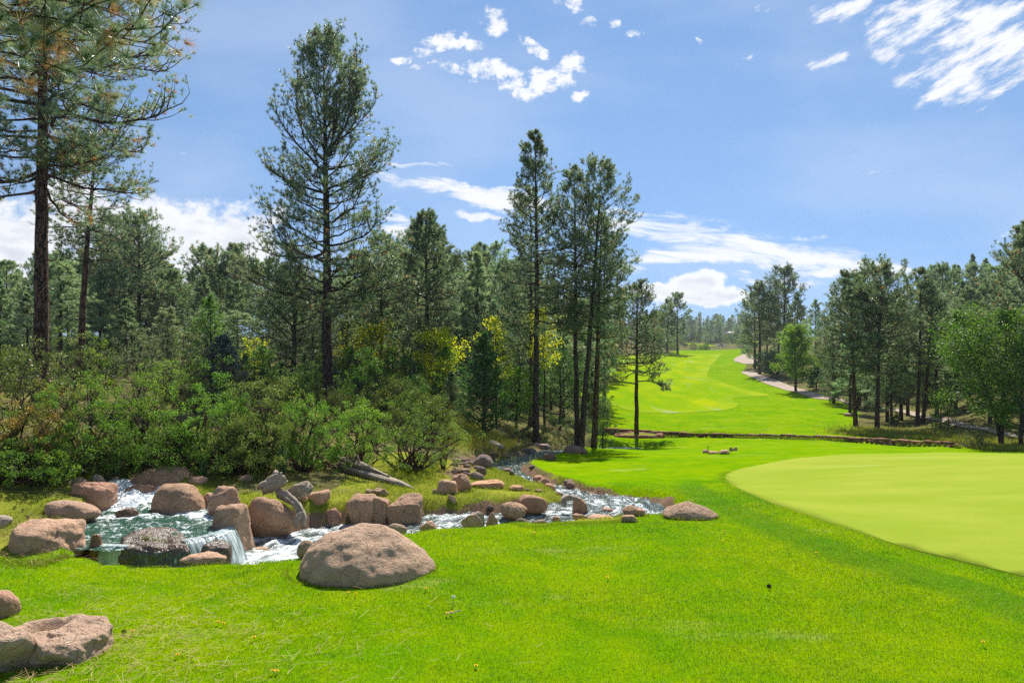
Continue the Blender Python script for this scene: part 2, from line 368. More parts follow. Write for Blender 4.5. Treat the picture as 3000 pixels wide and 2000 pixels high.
# ------------------------------------------------------------------ ground materials
def turf_color(t, pos, yellow, green, dark, sc_=1.0):
    a = t.noise(pos, .35*sc_, 4, .6); b = t.noise(pos, 2.2*sc_, 4, .65); c = t.noise(pos, 28*sc_, 3, .7)
    k = t.mr(t.m('ADD', t.m('MULTIPLY', a, .6), t.m('MULTIPLY', b, .45)), .38, .68)
    col = t.mix(k, green, yellow)
    d = t.noise(pos, .8*sc_, 3, .5)
    col = t.mix(t.mr(d, .55, .75, 0, .55), col, dark)
    col = t.mix(t.mr(c, .3, .75, .0, .45), col, t.mix(.5, col, dark))
    return col, c
def worn(t, pos, c):
    """straw flecks, clover and pale worn marks of a mown lawn"""
    fl = t.noise(t.scale(pos, (1, .45, 1)), 9, 4, .7)
    c = t.mix(t.mr(fl, .64, .80, 0, .55), c, (.34, .34, .09))
    wn = t.noise(t.scale(pos, (.45, 1.0, 1)), .8, 6, .72)
    c = t.mix(t.mr(wn, .56, .72, 0, .6), c, (.30, .33, .075))
    dk = t.noise(t.scale(pos, (.7, 1.0, 1)), 1.5, 5, .7)
    return t.mix(t.mr(dk, .58, .72, 0, .55), c, (.045, .155, .002))
def make_ground_mat():
    m, t = mat('ground_cover')
    pos = t.n('ShaderNodeNewGeometry').outputs['Position']
    turf, tn = turf_color(t, pos, (.215, .31, .001), (.115, .25, .001), (.055, .165, .001))
    # thin straw flecks and pale worn marks of a mown lawn
    turf = worn(t, pos, turf)
    dry, dn = turf_color(t, pos, (.27, .27, .03), (.16, .21, .02), (.17, .13, .045), 2.0)
    dirt = t.mix(t.noise(pos, 6, 5, .65), (.10, .062, .04), (.30, .20, .13))
    dry = t.mix(t.mr(t.noise(pos, 1.6, 4, .6), .55, .72, 0, .6), dry, dirt)
    nz = t.noise(pos, .5, 5, .6); n2 = t.noise(pos, 5, 4, .7)
    wild = t.mix(t.mr(nz, .38, .62), (.075, .075, .028), (.15, .165, .045))
    wild = t.mix(t.mr(n2, .3, .7, 0, .6), wild, (.16, .11, .065))
    jit = t.m('MULTIPLY', t.m('SUBTRACT', t.noise(pos, 4.5, 4, .65), .5), .7)
    def f(nm): return t.mr(t.m('ADD', t.attr(nm), jit), .42, .58)
    c = t.mix(f('dry'), wild, dry)
    c = t.mix(t.mr(t.m('ADD', t.attr('turf'), t.m('MULTIPLY', jit, .5)), .35, .65), c, turf)
    c = t.mix(f('dirt'), c, dirt)
    # darker collar of longer grass round the putting green
    col_f = t.mr(t.m('ADD', t.attr('collar'), t.m('MULTIPLY', jit, .8)), .35, .95, 0, .6)
    c = t.mix(col_f, c, t.mix(t.mr(t.noise(pos, 7, 4, .7), .62, .74), (.04, .155, .008), (.22, .36, .12)))
    h = t.m('ADD', t.m('MULTIPLY', t.noise(pos, 45, 3, .7), .5), t.m('MULTIPLY', t.noise(pos, 9, 3, .6), .8))
    b = t.n('ShaderNodeBsdfPrincipled', {'Base Color': c, 'Roughness': .9, 'Specular IOR Level': 0.0, 'Normal': bump(t, h, .8, .03)})
    out(t, b.outputs[0]); return m
def make_green_mat():
    m, t = mat('putting_turf')
    pos = t.n('ShaderNodeNewGeometry').outputs['Position']
    a = t.noise(t.scale(pos, (.5, 1.2, 1)), .55, 4, .6); c = t.noise(pos, 38, 3, .7)
    col = t.mix(t.mr(a, .35, .7), (.235, .305, .030), (.305, .345, .048))
    col = t.mix(t.mr(c, .35, .7, 0, .55), col, (.19, .265, .020))
    pale = t.noise(t.scale(pos, (.22, 1.1, 1)), .9, 4, .6)
    col = t.mix(t.mr(pale, .58, .75, 0, .45), col, (.34, .375, .10))
    b = t.n('ShaderNodeBsdfPrincipled', {'Base Color': col, 'Roughness': .9, 'Specular IOR Level': 0.0, 'Normal': bump(t, c, .6, .012)})
    out(t, b.outputs[0]); return m
def make_fairway_mat():
    m, t = mat('fairway_turf')
    pos = t.n('ShaderNodeNewGeometry').outputs['Position']
    a = t.noise(t.scale(pos, (.11, .035, 1)), 1.0, 4, .6); b_ = t.noise(t.scale(pos, (.3, .12, 1)), 1.0, 5, .6); c = t.noise(pos, 6, 3, .7)
    col = t.mix(t.mr(t.m('ADD', t.m('MULTIPLY', a, .5), t.m('MULTIPLY', b_, .5)), .4, .62), (.165, .29, .002), (.285, .345, .002))
    st = t.n('ShaderNodeTexWave', {'Vector': t.n('ShaderNodeMapping', {'Vector': pos, 'Rotation': (0, 0, rad(20))}).outputs[0], 'Scale': .055, 'Distortion': 5.0, 'Detail': 3.0, 'Detail Scale': .4}).outputs[1]
    col = t.mix(t.mr(st, .35, .75, 0, .3), col, (.15, .265, .002))
    ed = t.attr('edge')
    col = t.mix(t.mr(ed, .0, 1.0, 0, .15), col, (.24, .32, .05))
    pl = t.noise(t.scale(pos, (.35, .06, 1)), 1.0, 4, .65)
    col = t.mix(t.mr(pl, .6, .75, 0, .8), col, (.27, .34, .15))
    b = t.n('ShaderNodeBsdfPrincipled', {'Base Color': col, 'Roughness': .9, 'Specular IOR Level': 0.0, 'Normal': bump(t, c, .6, .05)})
    out(t, b.outputs[0]); return m
def make_path_mat():
    m, t = mat('path_dirt')
    pos = t.n('ShaderNodeNewGeometry').outputs['Position']
    col = t.mix(t.noise(pos, 1.2, 5, .65), (.30, .235, .18), (.43, .35, .28))
    col = t.mix(t.mr(t.noise(pos, .35, 4, .6), .5, .7, 0, .6), col, (.30, .21, .15))
    b = t.n('ShaderNodeBsdfPrincipled', {'Base Color': col, 'Roughness': .9, 'Specular IOR Level': .1})
    out(t, b.outputs[0]); return m
M_GROUND, M_GREEN, M_FAIR, M_PATH = make_ground_mat(), make_green_mat(), make_fairway_mat(), make_path_mat()

# ------------------------------------------------------------------ ground sheet and the areas laid out on it
def hitxy(L): return np.array([hit(px, py)[:2] for px, py in L])
TURF = np.concatenate([[(-20, -6), (-15, 4)], hitxy([(-450, 1640), (-40, 1632), (300, 1650), (700, 1640), (880, 1600), (1150, 1552), (1400, 1533), (1650, 1528), (1850, 1522)]),
                       [(3.5, 14.6), (3.6, 15.4), (3.0, 16.4), (2.2, 17.7), (1.95, 18.6), (1.6, 20), (1.25, 22), (.9, 24), (.7, 26), (.8, 28), (1.3, 30), (1.9, 32), (2.5, 34), (3.3, 37.3), (5.2, 43), (5.6, 46), (5.9, 50), (6.5, 58)],
                       hitxy([(1765, 1200), (1748, 1120), (1735, 1075), (1790, 1042), (1950, 1033), (2130, 1022), (2188, 1028), (2192, 1060), (2176, 1088), (2262, 1130), (2380, 1163), (2470, 1180), (2520, 1210), (2500, 1255), (2610, 1280), (2780, 1300)]),
                       [(36, 36), (60, 40), (60, -6)]])
GREEN_PX = [(2125, 1395), (2140, 1415), (2190, 1443), (2260, 1474), (2400, 1520), (2600, 1586), (2800, 1640), (3000, 1690), (3300, 1760), (3700, 1700), (3800, 1500), (3500, 1380), (3200, 1336), (3000, 1329), (2850, 1327), (2700, 1326), (2500, 1330), (2340, 1342), (2220, 1362), (2150, 1378)]
GREEN = hitxy(GREEN_PX)
FAIR_PX = [(1700, 1160), (1790, 1185), (1860, 1203), (1960, 1208), (2080, 1204), (2148, 1196), (2160, 1182), (2146, 1168), (2200, 1163), (2254, 1160), (2190, 1146), (2130, 1126), (2082, 1106), (2072, 1092), (2090, 1064), (2108, 1044), (2104, 1036), (1960, 1036), (1800, 1050), (1700, 1075)]
FAIR = hitxy(FAIR_PX)
def resample(P, n):
    Q = np.concatenate([P, P[:1]]); d = np.concatenate([[0], np.cumsum(np.hypot(*np.diff(Q, axis=0).T))])
    u = np.linspace(0, d[-1], n, endpoint=False); return np.stack([np.interp(u, d, Q[:, 0]), np.interp(u, d, Q[:, 1])], 1)
def sm_closed(P, n=8):
    Q = np.concatenate([P[-2:], P, P[:2]]); o = []
    for i in range(2, len(P)+2):
        a, b, c, d = Q[i-1], Q[i], Q[(i+1)], Q[(i+2) if i+2 < len(Q) else 3]
        for k in range(n):
            u = k/n; o.append(.5*((2*b)+(c-a)*u+(2*a-5*b+4*c-d)*u*u+(3*b-a-3*c+d)*u**3))
    return np.array(o)
GREEN = sm_closed(GREEN); FAIRS = sm_closed(FAIR, 6)
def build_ground():
    tY = np.arange(math.log(4.0), math.log(1150), .0062); sx = np.arange(-1.1, 1.1001, .0052)
    Yr = np.exp(tY)-10
    X = (sx[None]*(Yr[:, None]+10)); Yg = np.repeat(Yr[:, None], len(sx), 1)
    x, y = X.ravel(), Yg.ravel(); z = ground(x, y)
    turf = smooth(.35, -.35, poly_dist(x, y, TURF)/np.clip(y/25, .6, 5)); dry = np.zeros(len(x)); dirt = np.zeros(len(x)); collar = np.zeros(len(x))
    near = (y > 7) & (y < 70) & (np.abs(x) < 40)
    d, ex = line_dist(x[near], y[near], SP); e = d-ex[:, 1]
    dirt[near] = np.maximum(dirt[near], smooth(.55, .15, e)*(e > -9)*np.where(y[near] > 40, .3, 1))
    dp = poly_dist(x[near], y[near], POOL); dirt[near] = np.maximum(dirt[near], smooth(.3, .05, dp))
    dry = smooth(24, 19, y)*smooth(30, 25, y)
    slope = hitxy([(1265, 1385), (1340, 1330), (1380, 1300), (1500, 1310), (1470, 1350), (1400, 1400), (1330, 1415)])
    dirt = np.maximum(dirt, .62*smooth(.5, -.6, poly_dist(x, y, slope)))
    dirt = np.maximum(dirt, smooth(1.3, .8, np.hypot((x-116)/9, (y-436)/16)))
    shrubbed = smooth(-.6, .6, y-(13.2+.16*x*0))*smooth(-3.2, -4.2, x)  # litter under the shrub bank
    dry = dry*(1-shrubbed*.9)
    left_litter = smooth(-6.2, -6.8, x)*smooth(11.4, 12.2, y)
    dry = dry*(1-left_litter*.5)
    gd = poly_dist(x, y, GREEN)
    collar = smooth(.35, .9, gd)*smooth(2.1, 1.1, gd)*smooth(24, 15, y)
    me = mesh_np('ground', np.stack([x, y, z], 1), [grid_faces(len(Yr), len(sx))], {'turf': turf, 'dry': dry, 'dirt': dirt, 'collar': collar})
    tag(ob('ground', me, M_GROUND), kind='structure')
def sheet(name, P, m, lift, rings, edge=False):
    """a mown area that follows the ground: rings shrink from its outline towards its spine"""
    n = len(P); c = P.mean(0)
    xs, ys = P.min(0), P.max(0)
    res = rings
    gx = np.arange(xs[0], ys[0]+res, res); gy = np.arange(xs[1], ys[1]+res, res)
    bm = bmesh.new()
    vs = [bm.verts.new((p[0], p[1], 0)) for p in P]; bm.faces.new(vs)
    geom = bm.verts[:]+bm.edges[:]+bm.faces[:]
    for gxx in gx[1:-1]: bmesh.ops.bisect_plane(bm, geom=bm.verts[:]+bm.edges[:]+bm.faces[:], plane_co=(gxx, 0, 0), plane_no=(1, 0, 0))
    for gyy in gy[1:-1]: bmesh.ops.bisect_plane(bm, geom=bm.verts[:]+bm.edges[:]+bm.faces[:], plane_co=(0, gyy, 0), plane_no=(0, 1, 0))
    bmesh.ops.triangulate(bm, faces=bm.faces[:])
    bm.normal_update()
    co = np.array([v.co[:] for v in bm.verts]); z = ground(co[:, 0], co[:, 1])+lift
    for v, zz in zip(bm.verts, z): v.co.z = zz
    for f in bm.faces:
        f.smooth = True
        if f.normal.z < 0: f.normal_flip()
    rim = [] if edge else [e for e in bm.edges if len(e.link_faces) == 1]
    ex_ = bmesh.ops.extrude_edge_only(bm, edges=rim)['geom'] if rim else []
    low = [v for v in ex_ if isinstance(v, bmesh.types.BMVert)]
    for v in low: v.co.z -= lift+.05
    co = np.array([v.co[:] for v in bm.verts])
    me = bpy.data.meshes.new(name); bm.to_mesh(me); bm.free()
    if edge:
        a = me.attributes.new('edge', 'FLOAT', 'POINT'); a.data.foreach_set('value', smooth(-3.5, -.5, poly_dist(co[:, 0], co[:, 1], P)).astype(np.float32))
    return tag(ob(name, me, m), kind='structure')
def ribbon(name, L, hw, m, lift, n=6, step=1.0):
    L = np.array(L, float); L = _catmull(L, 12); T = np.gradient(L, axis=0); T /= np.linalg.norm(T, axis=1)[:, None]
    N = np.stack([-T[:, 1], T[:, 0]], 1); u = np.linspace(-1, 1, n); w = np.broadcast_to(hw, (len(L),)) if np.isscalar(hw) else np.interp(np.linspace(0, 1, len(L)), np.linspace(0, 1, len(hw)), hw)
    wj = 1+.12*fbm(np.stack([L[:, 0]*.3, L[:, 1]*.3, 0*L[:, 0]], 1), 3, seed=9)
    P = L[:, None]+N[:, None]*(u[None, :, None]*(w*wj)[:, None, None]); x, y = P[..., 0].ravel(), P[..., 1].ravel()
    me = mesh_np(name, np.stack([x, y, ground(x, y)+lift], 1), [grid_faces(len(L), n)])
    return tag(ob(name, me, m), kind='structure')
build_ground()
sheet('putting_green', GREEN, M_GREEN, .009, .4)
sheet('fairway', FAIRS, M_FAIR, .022, 2.4, True)
ribbon('path', hitxy([(2262, 1082), (2215, 1085), (2190, 1089), (2225, 1104), (2290, 1131), (2350, 1151), (2420, 1167), (2500, 1180), (2580, 1198), (2680, 1214), (2800, 1242), (2900, 1262), (3020, 1284), (3200, 1310)]), [1.1, 1.1, 1.2, 1.15, .9, .6, .45, .4, .4, .4], M_PATH, .07, 5)
ribbon('path', hitxy([(2186, 1036), (2182, 1048), (2187, 1058), (2196, 1066)]), [.6, 2.6, 2.8, 1.0], M_PATH, .09, 5)
# far mown tee and the dry slopes beyond the fairway crest
def patch(name, pts, m, zoff):
    P = np.array(pts, float); return sheet(name, sm_closed(P, 4), m, zoff, 6.0)
patch('tee_ground', [(97, 392), (104, 386), (114, 386), (119, 394), (117, 412), (108, 420), (99, 414)], M_FAIR, .3)
patch('lawn', [(142, 446), (165, 442), (170, 478), (150, 484)], M_FAIR, .35)

# ------------------------------------------------------------------ water
def make_water_mat(name, deep, foam_lo, foam_hi, foam_glint_sc, rough=.06, flow=False):
    m, t = mat(name)
    pos = t.n('ShaderNodeNewGeometry').outputs['Position']
    a = t.noise(pos, foam_glint_sc, 5, .68, 1.2); b = t.noise(pos, foam_glint_sc*.35, 4, .6, .5)
    f = t.mr(t.m('ADD', t.m('ADD', t.m('MULTIPLY', a, .75), t.m('MULTIPLY', b, .35)), t.m('MULTIPLY', t.attr('foam'), .5)), foam_lo, foam_hi)  # white foam, with flecks that also paint sun glints into the colour
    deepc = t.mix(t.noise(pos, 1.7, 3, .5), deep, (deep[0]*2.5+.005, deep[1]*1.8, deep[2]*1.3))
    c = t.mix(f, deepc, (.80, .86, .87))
    h = t.m('ADD', t.m('MULTIPLY', t.noise(pos, 26, 3, .6, .8), .35), t.m('MULTIPLY', t.noise(pos, 8, 3, .6, 1.0), 1.0))
    if flow:
        uv = t.n('ShaderNodeCombineXYZ', {0: t.m('MULTIPLY', t.attr('along'), 1.7), 1: t.m('MULTIPLY', t.attr('across'), 6.5), 2: 0.0}).outputs[0]
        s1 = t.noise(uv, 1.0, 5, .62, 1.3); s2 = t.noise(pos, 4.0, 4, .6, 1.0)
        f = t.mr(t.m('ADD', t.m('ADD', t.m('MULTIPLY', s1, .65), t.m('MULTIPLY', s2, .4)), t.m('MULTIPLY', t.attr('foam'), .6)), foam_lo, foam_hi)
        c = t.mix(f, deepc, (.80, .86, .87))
        h = t.m('ADD', t.m('MULTIPLY', t.noise(pos, 12, 3, .55, .8), .5), t.m('MULTIPLY', s1, 1.2))
    b_ = t.n('ShaderNodeBsdfPrincipled', {'Base Color': c, 'Roughness': t.mr(f, 0, 1, rough, .45), 'IOR': 1.33, 'Specular IOR Level': .6, 'Normal': bump(t, h, .9, .05)})
    out(t, b_.outputs[0]); return m
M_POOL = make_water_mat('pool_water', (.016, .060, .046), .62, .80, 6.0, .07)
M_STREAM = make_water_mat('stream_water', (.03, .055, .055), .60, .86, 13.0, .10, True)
def build_stream():
    S = SP; Lx = np.concatenate([[0], np.cumsum(np.hypot(*np.diff(S[:, :2], axis=0).T))])
    n = int(45/.06); u = np.concatenate([np.arange(0, 34, .055), np.arange(34, Lx[-1], .4)])
    Q = np.stack([np.interp(u, Lx, S[:, k]) for k in range(4)], 1)
    T = np.gradient(Q[:, :2], axis=0); T /= np.linalg.norm(T, axis=1)[:, None]
    k = 9; T = np.stack([np.convolve(np.pad(T[:, j], k//2, 'edge'), np.ones(k)/k, 'valid') for j in (0, 1)], 1); T /= np.linalg.norm(T, axis=1)[:, None]
    N = np.stack([-T[:, 1], T[:, 0]], 1); m = 25; v = np.linspace(-1, 1, m)
    P = Q[:, None, :2]+N[:, None]*(v[None, :, None]*(Q[:, 3]+.38)[:, None, None])
    x, y = P[..., 0].ravel(), P[..., 1].ravel(); z = np.repeat(Q[:, 2], m)
    far = np.repeat(u > 34, m)
    rip = fbm(np.stack([x*3.4, y*3.4, 0*x], 1), 3, .55, seed=31)*.042 + fbm(np.stack([x*9, y*9, 0*x], 1), 2, seed=37)*.014
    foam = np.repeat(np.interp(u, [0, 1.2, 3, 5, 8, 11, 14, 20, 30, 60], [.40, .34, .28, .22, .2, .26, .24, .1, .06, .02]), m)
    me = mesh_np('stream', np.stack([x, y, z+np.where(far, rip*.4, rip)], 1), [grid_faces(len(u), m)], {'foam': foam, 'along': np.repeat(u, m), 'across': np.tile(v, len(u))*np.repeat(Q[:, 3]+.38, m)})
    tag(ob('stream', me, M_STREAM), kind='structure')
    # upper pool with its small rapid
    g = .036; xs = np.arange(POOL[:, 0].min()-.2, POOL[:, 0].max()+.2, g); ys = np.arange(POOL[:, 1].min()-.12, POOL[:, 1].max()+.2, g)
    X, Y = np.meshgrid(xs, ys); x, y = X.ravel(), Y.ravel(); d = poly_dist(x, y, POOL)
    z = POOLZ + .10*smooth(12.3, 13.0, y) + .08*smooth(13.1, 13.9, y)
    z = z + fbm(np.stack([x*3.0, y*3.0, 0*x], 1), 3, .5, seed=41)*.03*(1+1.5*smooth(11.9, 12.6, y)) + fbm(np.stack([x*8, y*8, 0*x], 1), 2, seed=47)*.014
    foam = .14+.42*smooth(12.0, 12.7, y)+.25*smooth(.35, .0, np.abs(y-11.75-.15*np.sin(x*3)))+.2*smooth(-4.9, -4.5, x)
    F_ = grid_faces(len(ys), len(xs)); keep = (d[F_] < .16).all(1); F_ = F_[keep]
    used = np.unique(F_); idx = np.full(len(x), -1); idx[used] = np.arange(len(used))
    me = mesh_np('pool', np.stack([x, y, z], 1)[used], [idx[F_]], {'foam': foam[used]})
    tag(ob('pool_water', me, M_POOL), kind='structure')
build_stream()
def make_fall_mat():
    m, t = mat('falling_water')
    uv = t.n('ShaderNodeUVMap').outputs[0] if False else t.n('ShaderNodeCombineXYZ', {0: t.attr('along'), 1: t.attr('down'), 2: 0.0}).outputs[0]
    s1 = t.noise(t.scale(uv, (24, 1.3, 1)), 1.0, 4, .6, .6); s2 = t.noise(t.scale(uv, (70, 5, 1)), 1.0, 3, .6)
    white = t.mr(t.m('ADD', t.m('ADD', t.m('MULTIPLY', s1, .7), t.m('MULTIPLY', s2, .35)), t.m('MULTIPLY', t.attr('foam'), .5)), .52, .86)
    c = t.mix(white, (.05, .16, .14), (.85, .92, .92))
    b = t.n('ShaderNodeBsdfPrincipled', {'Base Color': c, 'Roughness': .14, 'IOR': 1.33, 'Normal': bump(t, s1, .6, .03)})
    tr = t.n('ShaderNodeBsdfTransparent', {'Color': (.85, .95, .92)})
    tl = t.n('ShaderNodeBsdfTranslucent', {'Color': c})
    mx = t.n('ShaderNodeMixShader', {0: .3, 1: b.outputs[0], 2: tl.outputs[0]})
    a = t.mr(t.m('ADD', t.m('MULTIPLY', s1, .9), t.m('ADD', t.m('MULTIPLY', s2, .5), t.m('MULTIPLY', t.attr('foam'), .5))), .62, .86, .02, .95)
    o = t.n('ShaderNodeMixShader', {0: a, 1: tr.outputs[0], 2: mx.outputs[0]})
    out(t, o.outputs[0]); return m
M_FALL = make_fall_mat()
def fall(lip, outd, drop, foam, reach=.22, up=.12, v0=-.35):
    """a thin curtain of water that leaves the lip and curves down"""
    lip = _catmull(np.array(lip, float), 10); L = np.concatenate([[0], np.cumsum(np.linalg.norm(np.diff(lip, axis=0), axis=1))])
    outd = np.array(outd, float); outd /= np.linalg.norm(outd)
    vv = np.linspace(v0, 1, 26); P, al, dn, fo = [], [], [], []
    for i, p in enumerate(lip):
        jit = .02*math.sin(i*1.7)+.015*math.sin(i*4.1)
        for v in vv:
            if v < 0: q = p+np.array([outd[0]*v*up*2, outd[1]*v*up*2, .012])
            else: q = p+np.array([outd[0], outd[1], 0])*((reach+jit)*v**.7)+np.array([0, 0, .012-drop*v**1.15])
            P.append(q); al.append(L[i]); dn.append(v); fo.append(foam+.55*max(0, v-.6))
    me = mesh_np('waterfall', P, [grid_faces(len(lip), len(vv))], {'along': al, 'down': dn, 'foam': fo})
    return tag(ob('waterfall', me, M_FALL), kind='structure')
# ------------------------------------------------------------------ rocks
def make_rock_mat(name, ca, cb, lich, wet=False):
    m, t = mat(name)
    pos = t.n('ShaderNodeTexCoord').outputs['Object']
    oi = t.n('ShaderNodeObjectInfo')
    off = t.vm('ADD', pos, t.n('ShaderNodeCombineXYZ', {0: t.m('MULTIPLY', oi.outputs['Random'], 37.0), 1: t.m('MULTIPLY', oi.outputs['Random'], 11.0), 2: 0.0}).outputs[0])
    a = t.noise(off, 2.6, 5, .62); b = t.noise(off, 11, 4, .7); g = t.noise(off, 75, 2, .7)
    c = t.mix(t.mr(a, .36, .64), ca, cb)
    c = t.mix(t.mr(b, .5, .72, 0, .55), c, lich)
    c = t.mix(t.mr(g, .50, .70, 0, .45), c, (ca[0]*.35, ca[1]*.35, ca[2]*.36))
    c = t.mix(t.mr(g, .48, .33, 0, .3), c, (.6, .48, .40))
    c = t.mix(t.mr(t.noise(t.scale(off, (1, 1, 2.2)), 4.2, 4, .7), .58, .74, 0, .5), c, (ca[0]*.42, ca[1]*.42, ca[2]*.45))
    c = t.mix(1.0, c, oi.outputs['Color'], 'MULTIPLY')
    cr = t.n('ShaderNodeTexVoronoi', {'Vector': t.vm('ADD', off, t.n('ShaderNodeTexNoise', {'Vector': off, 'Scale': 3.0}).outputs['Color']), 'Scale': 2.3}, feature='DISTANCE_TO_EDGE').outputs['Distance']
    h = t.m('ADD', t.m('ADD', t.m('MULTIPLY', t.noise(off, 17, 5, .68), 1.0), t.m('MULTIPLY', g, .28)), t.mr(cr, 0, .022, -.22, 0))
    if wet: h = t.m('ADD', t.noise(off, 5.0, 3, .55, 1.0), t.m('MULTIPLY', t.noise(t.scale(off, (3, 1, 1)), 14, 3, .6), .45))
    b_ = t.n('ShaderNodeBsdfPrincipled', {'Base Color': c, 'Roughness': .32 if wet else .86, 'Specular IOR Level': .42 if wet else .22, 'Normal': bump(t, h, 1.0, .05)})
    out(t, b_.outputs[0]); return m
M_ROCK = make_rock_mat('granite', (.55, .385, .265), (.44, .305, .21), (.53, .45, .345))
M_PALE = make_rock_mat('pale_granite', (.56, .41, .31), (.46, .33, .245), (.57, .49, .40))
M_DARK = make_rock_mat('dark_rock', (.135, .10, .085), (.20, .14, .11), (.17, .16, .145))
M_WET = make_rock_mat('wet_rock', (.11, .068, .038), (.07, .046, .028), (.12, .09, .06), True)
_ico = {}
def ico(n):
    if n not in _ico:
        bm = bmesh.new(); bmesh.ops.create_icosphere(bm, subdivisions=n, radius=1)
        _ico[n] = (np.array([v.co[:] for v in bm.verts]), np.array([[v.index for v in f.verts] for f in bm.faces])); bm.free()
    return _ico[n]
def rock_mesh(name, W, D, H, style, seed, sub=4, peak=0.0, cut=None):
    """a boulder: rounded or faceted hull, roughened at several scales; W, D full widths, H full height"""
    V, Fc = ico(sub); r_ = np.random.default_rng(seed)
    if style == 'd': k, p, lo = 8, 9.0, .86
    elif style == 'r': k, p, lo = 14, 8.0, .86
    elif style == 'a': k, p, lo = 13, 30.0, .70
    elif style == 'b': k, p, lo = 13, 13.0, .74        # blocky
    else: k, p, lo = 12, 12.0, .80                      # flat
    Nn = r_.normal(size=(k, 3)); Nn /= np.linalg.norm(Nn, axis=1)[:, None]
    if style == 'b': Nn[:6] = np.array([(1, 0, 0), (-1, 0, 0), (0, 1, 0), (0, -1, 0), (0, 0, 1), (0, 0, -1)])+r_.normal(0, .12, (6, 3)); Nn /= np.linalg.norm(Nn, axis=1)[:, None]
    if style == 'f': Nn[0] = (.05, -.1, 1); Nn /= np.linalg.norm(Nn, axis=1)[:, None]
    h = r_.uniform(lo, 1.08, k)
    if style == 'b': h[6:] += .14
    if style == 'f': h[0] = .72
    q = np.maximum(V @ Nn.T/h, 0)
    r = 1/(((q**p).sum(1)+.72**p)**(1/p)) if style not in 'rd' else 1/(((q**p).sum(1)+(.98 if style == 'd' else .85)**p)**(1/p))
    P = V*r[:, None]
    P = P/np.abs(P).max(0); P[:, 2] /= P[:, 2].max()
    if style == 'd': P[:, :2] *= (1-.42*np.clip(P[:, 2:3], 0, 1)**1.2)
    rough = {'d': .03, 'r': .03, 'a': .05, 'b': .045, 'f': .05}[style]
    P = P*(1+rough*1.5*fbm(P*1.5+seed*3.1, 3, seed=seed)[:, None])
    S = np.array([W/2, D/2, H/2]); P = P*S
    sz = (W*D*H)**(1/3)
    lam = max(sz*.16, .05)
    n1 = fbm(P/lam+seed, 4, .55, seed=seed+3); n2 = 1-np.abs(vnoise(P/(lam*2.2)+seed*1.7, seed=seed+9))
    nrm = P/S; nrm = nrm/(np.linalg.norm(nrm, axis=1)[:, None]+1e-9)
    P = P+nrm*((n1*(.013 if style == 'd' else .013 if style == 'r' else .02)+np.where(n2 > .93, -(n2-.93)*(0 if style == 'd' else .2 if style == 'r' else .5), 0))*sz)[:, None]
    if style in 'ab' or True:
        stepn = vnoise(P/(lam*3)+seed*.7, seed=seed+21); P = P+nrm*(np.tanh(stepn*6)*(.005 if style in 'rd' else .013)*sz)[:, None]
    P[:, 0] += peak*(P[:, 2]/H)*W*.5
    if cut is not None: P = cut(P, W, D, H)
    return mesh_np(name, P, [Fc])
RK = []
_rs = [100]
def rock(L, R, T, B, style, label, tint=(1, 1, 1), m=None, dep=.8, Y=None, peak=0.0, group=None, sub=None, bury=.28, name='boulder', cat='boulder', cut=None, zb=None, seed=None):
    _rs[0] += 1; sd = seed or _rs[0]
    cx = (L+R)/2
    if Y is None:
        p = hit(cx, B); Y = p[1]
    W0 = (R-L)/F*Y; D = W0*dep; Yc = Y+D*.42
    W = (R-L)/F*Yc; xc = (cx-1500)/F*Yc
    zbase = (CAMZ-(B-1000)/F*Y) if zb is None else zb
    zt = CAMZ-(T-1000)/F*(Yc+(D*.12 if style != 'f' else D*.3))
    Hv = max(zt-zbase, .10*W)
    H = Hv/(1-bury)
    if sub is None: sub = 5 if (R-L) > 110 else 4
    me = rock_mesh(name, W*1.02, D, H, style, sd, sub, peak, cut)
    o = ob(name, me, m or M_ROCK, loc=(xc, Yc, zbase+Hv-H/2)); o.color = (*tint, 1)
    RK.append((xc, Yc, W, D))
    o.rotation_euler = (0, 0, rng.uniform(-.12, .12))
    tag(o, label, cat, group)
    return o
PK, BR, GY, DK, LT = (1.08, .97, .93), (.95, .93, .88), (.85, .95, 1.0), (.62, .62, .66), (1.25, 1.2, 1.15)
def cut_hollow(P, W, D, H):
    u_ = P[:, 0]+W*.13-(P[:, 1]-D*.05)*.35; d = (u_/(W*.13))**2+((P[:, 1]-D*.02)/(D*.26))**2
    P[:, 2] -= np.exp(-d**2)*np.maximum(P[:, 2], 0)*.6
    return P
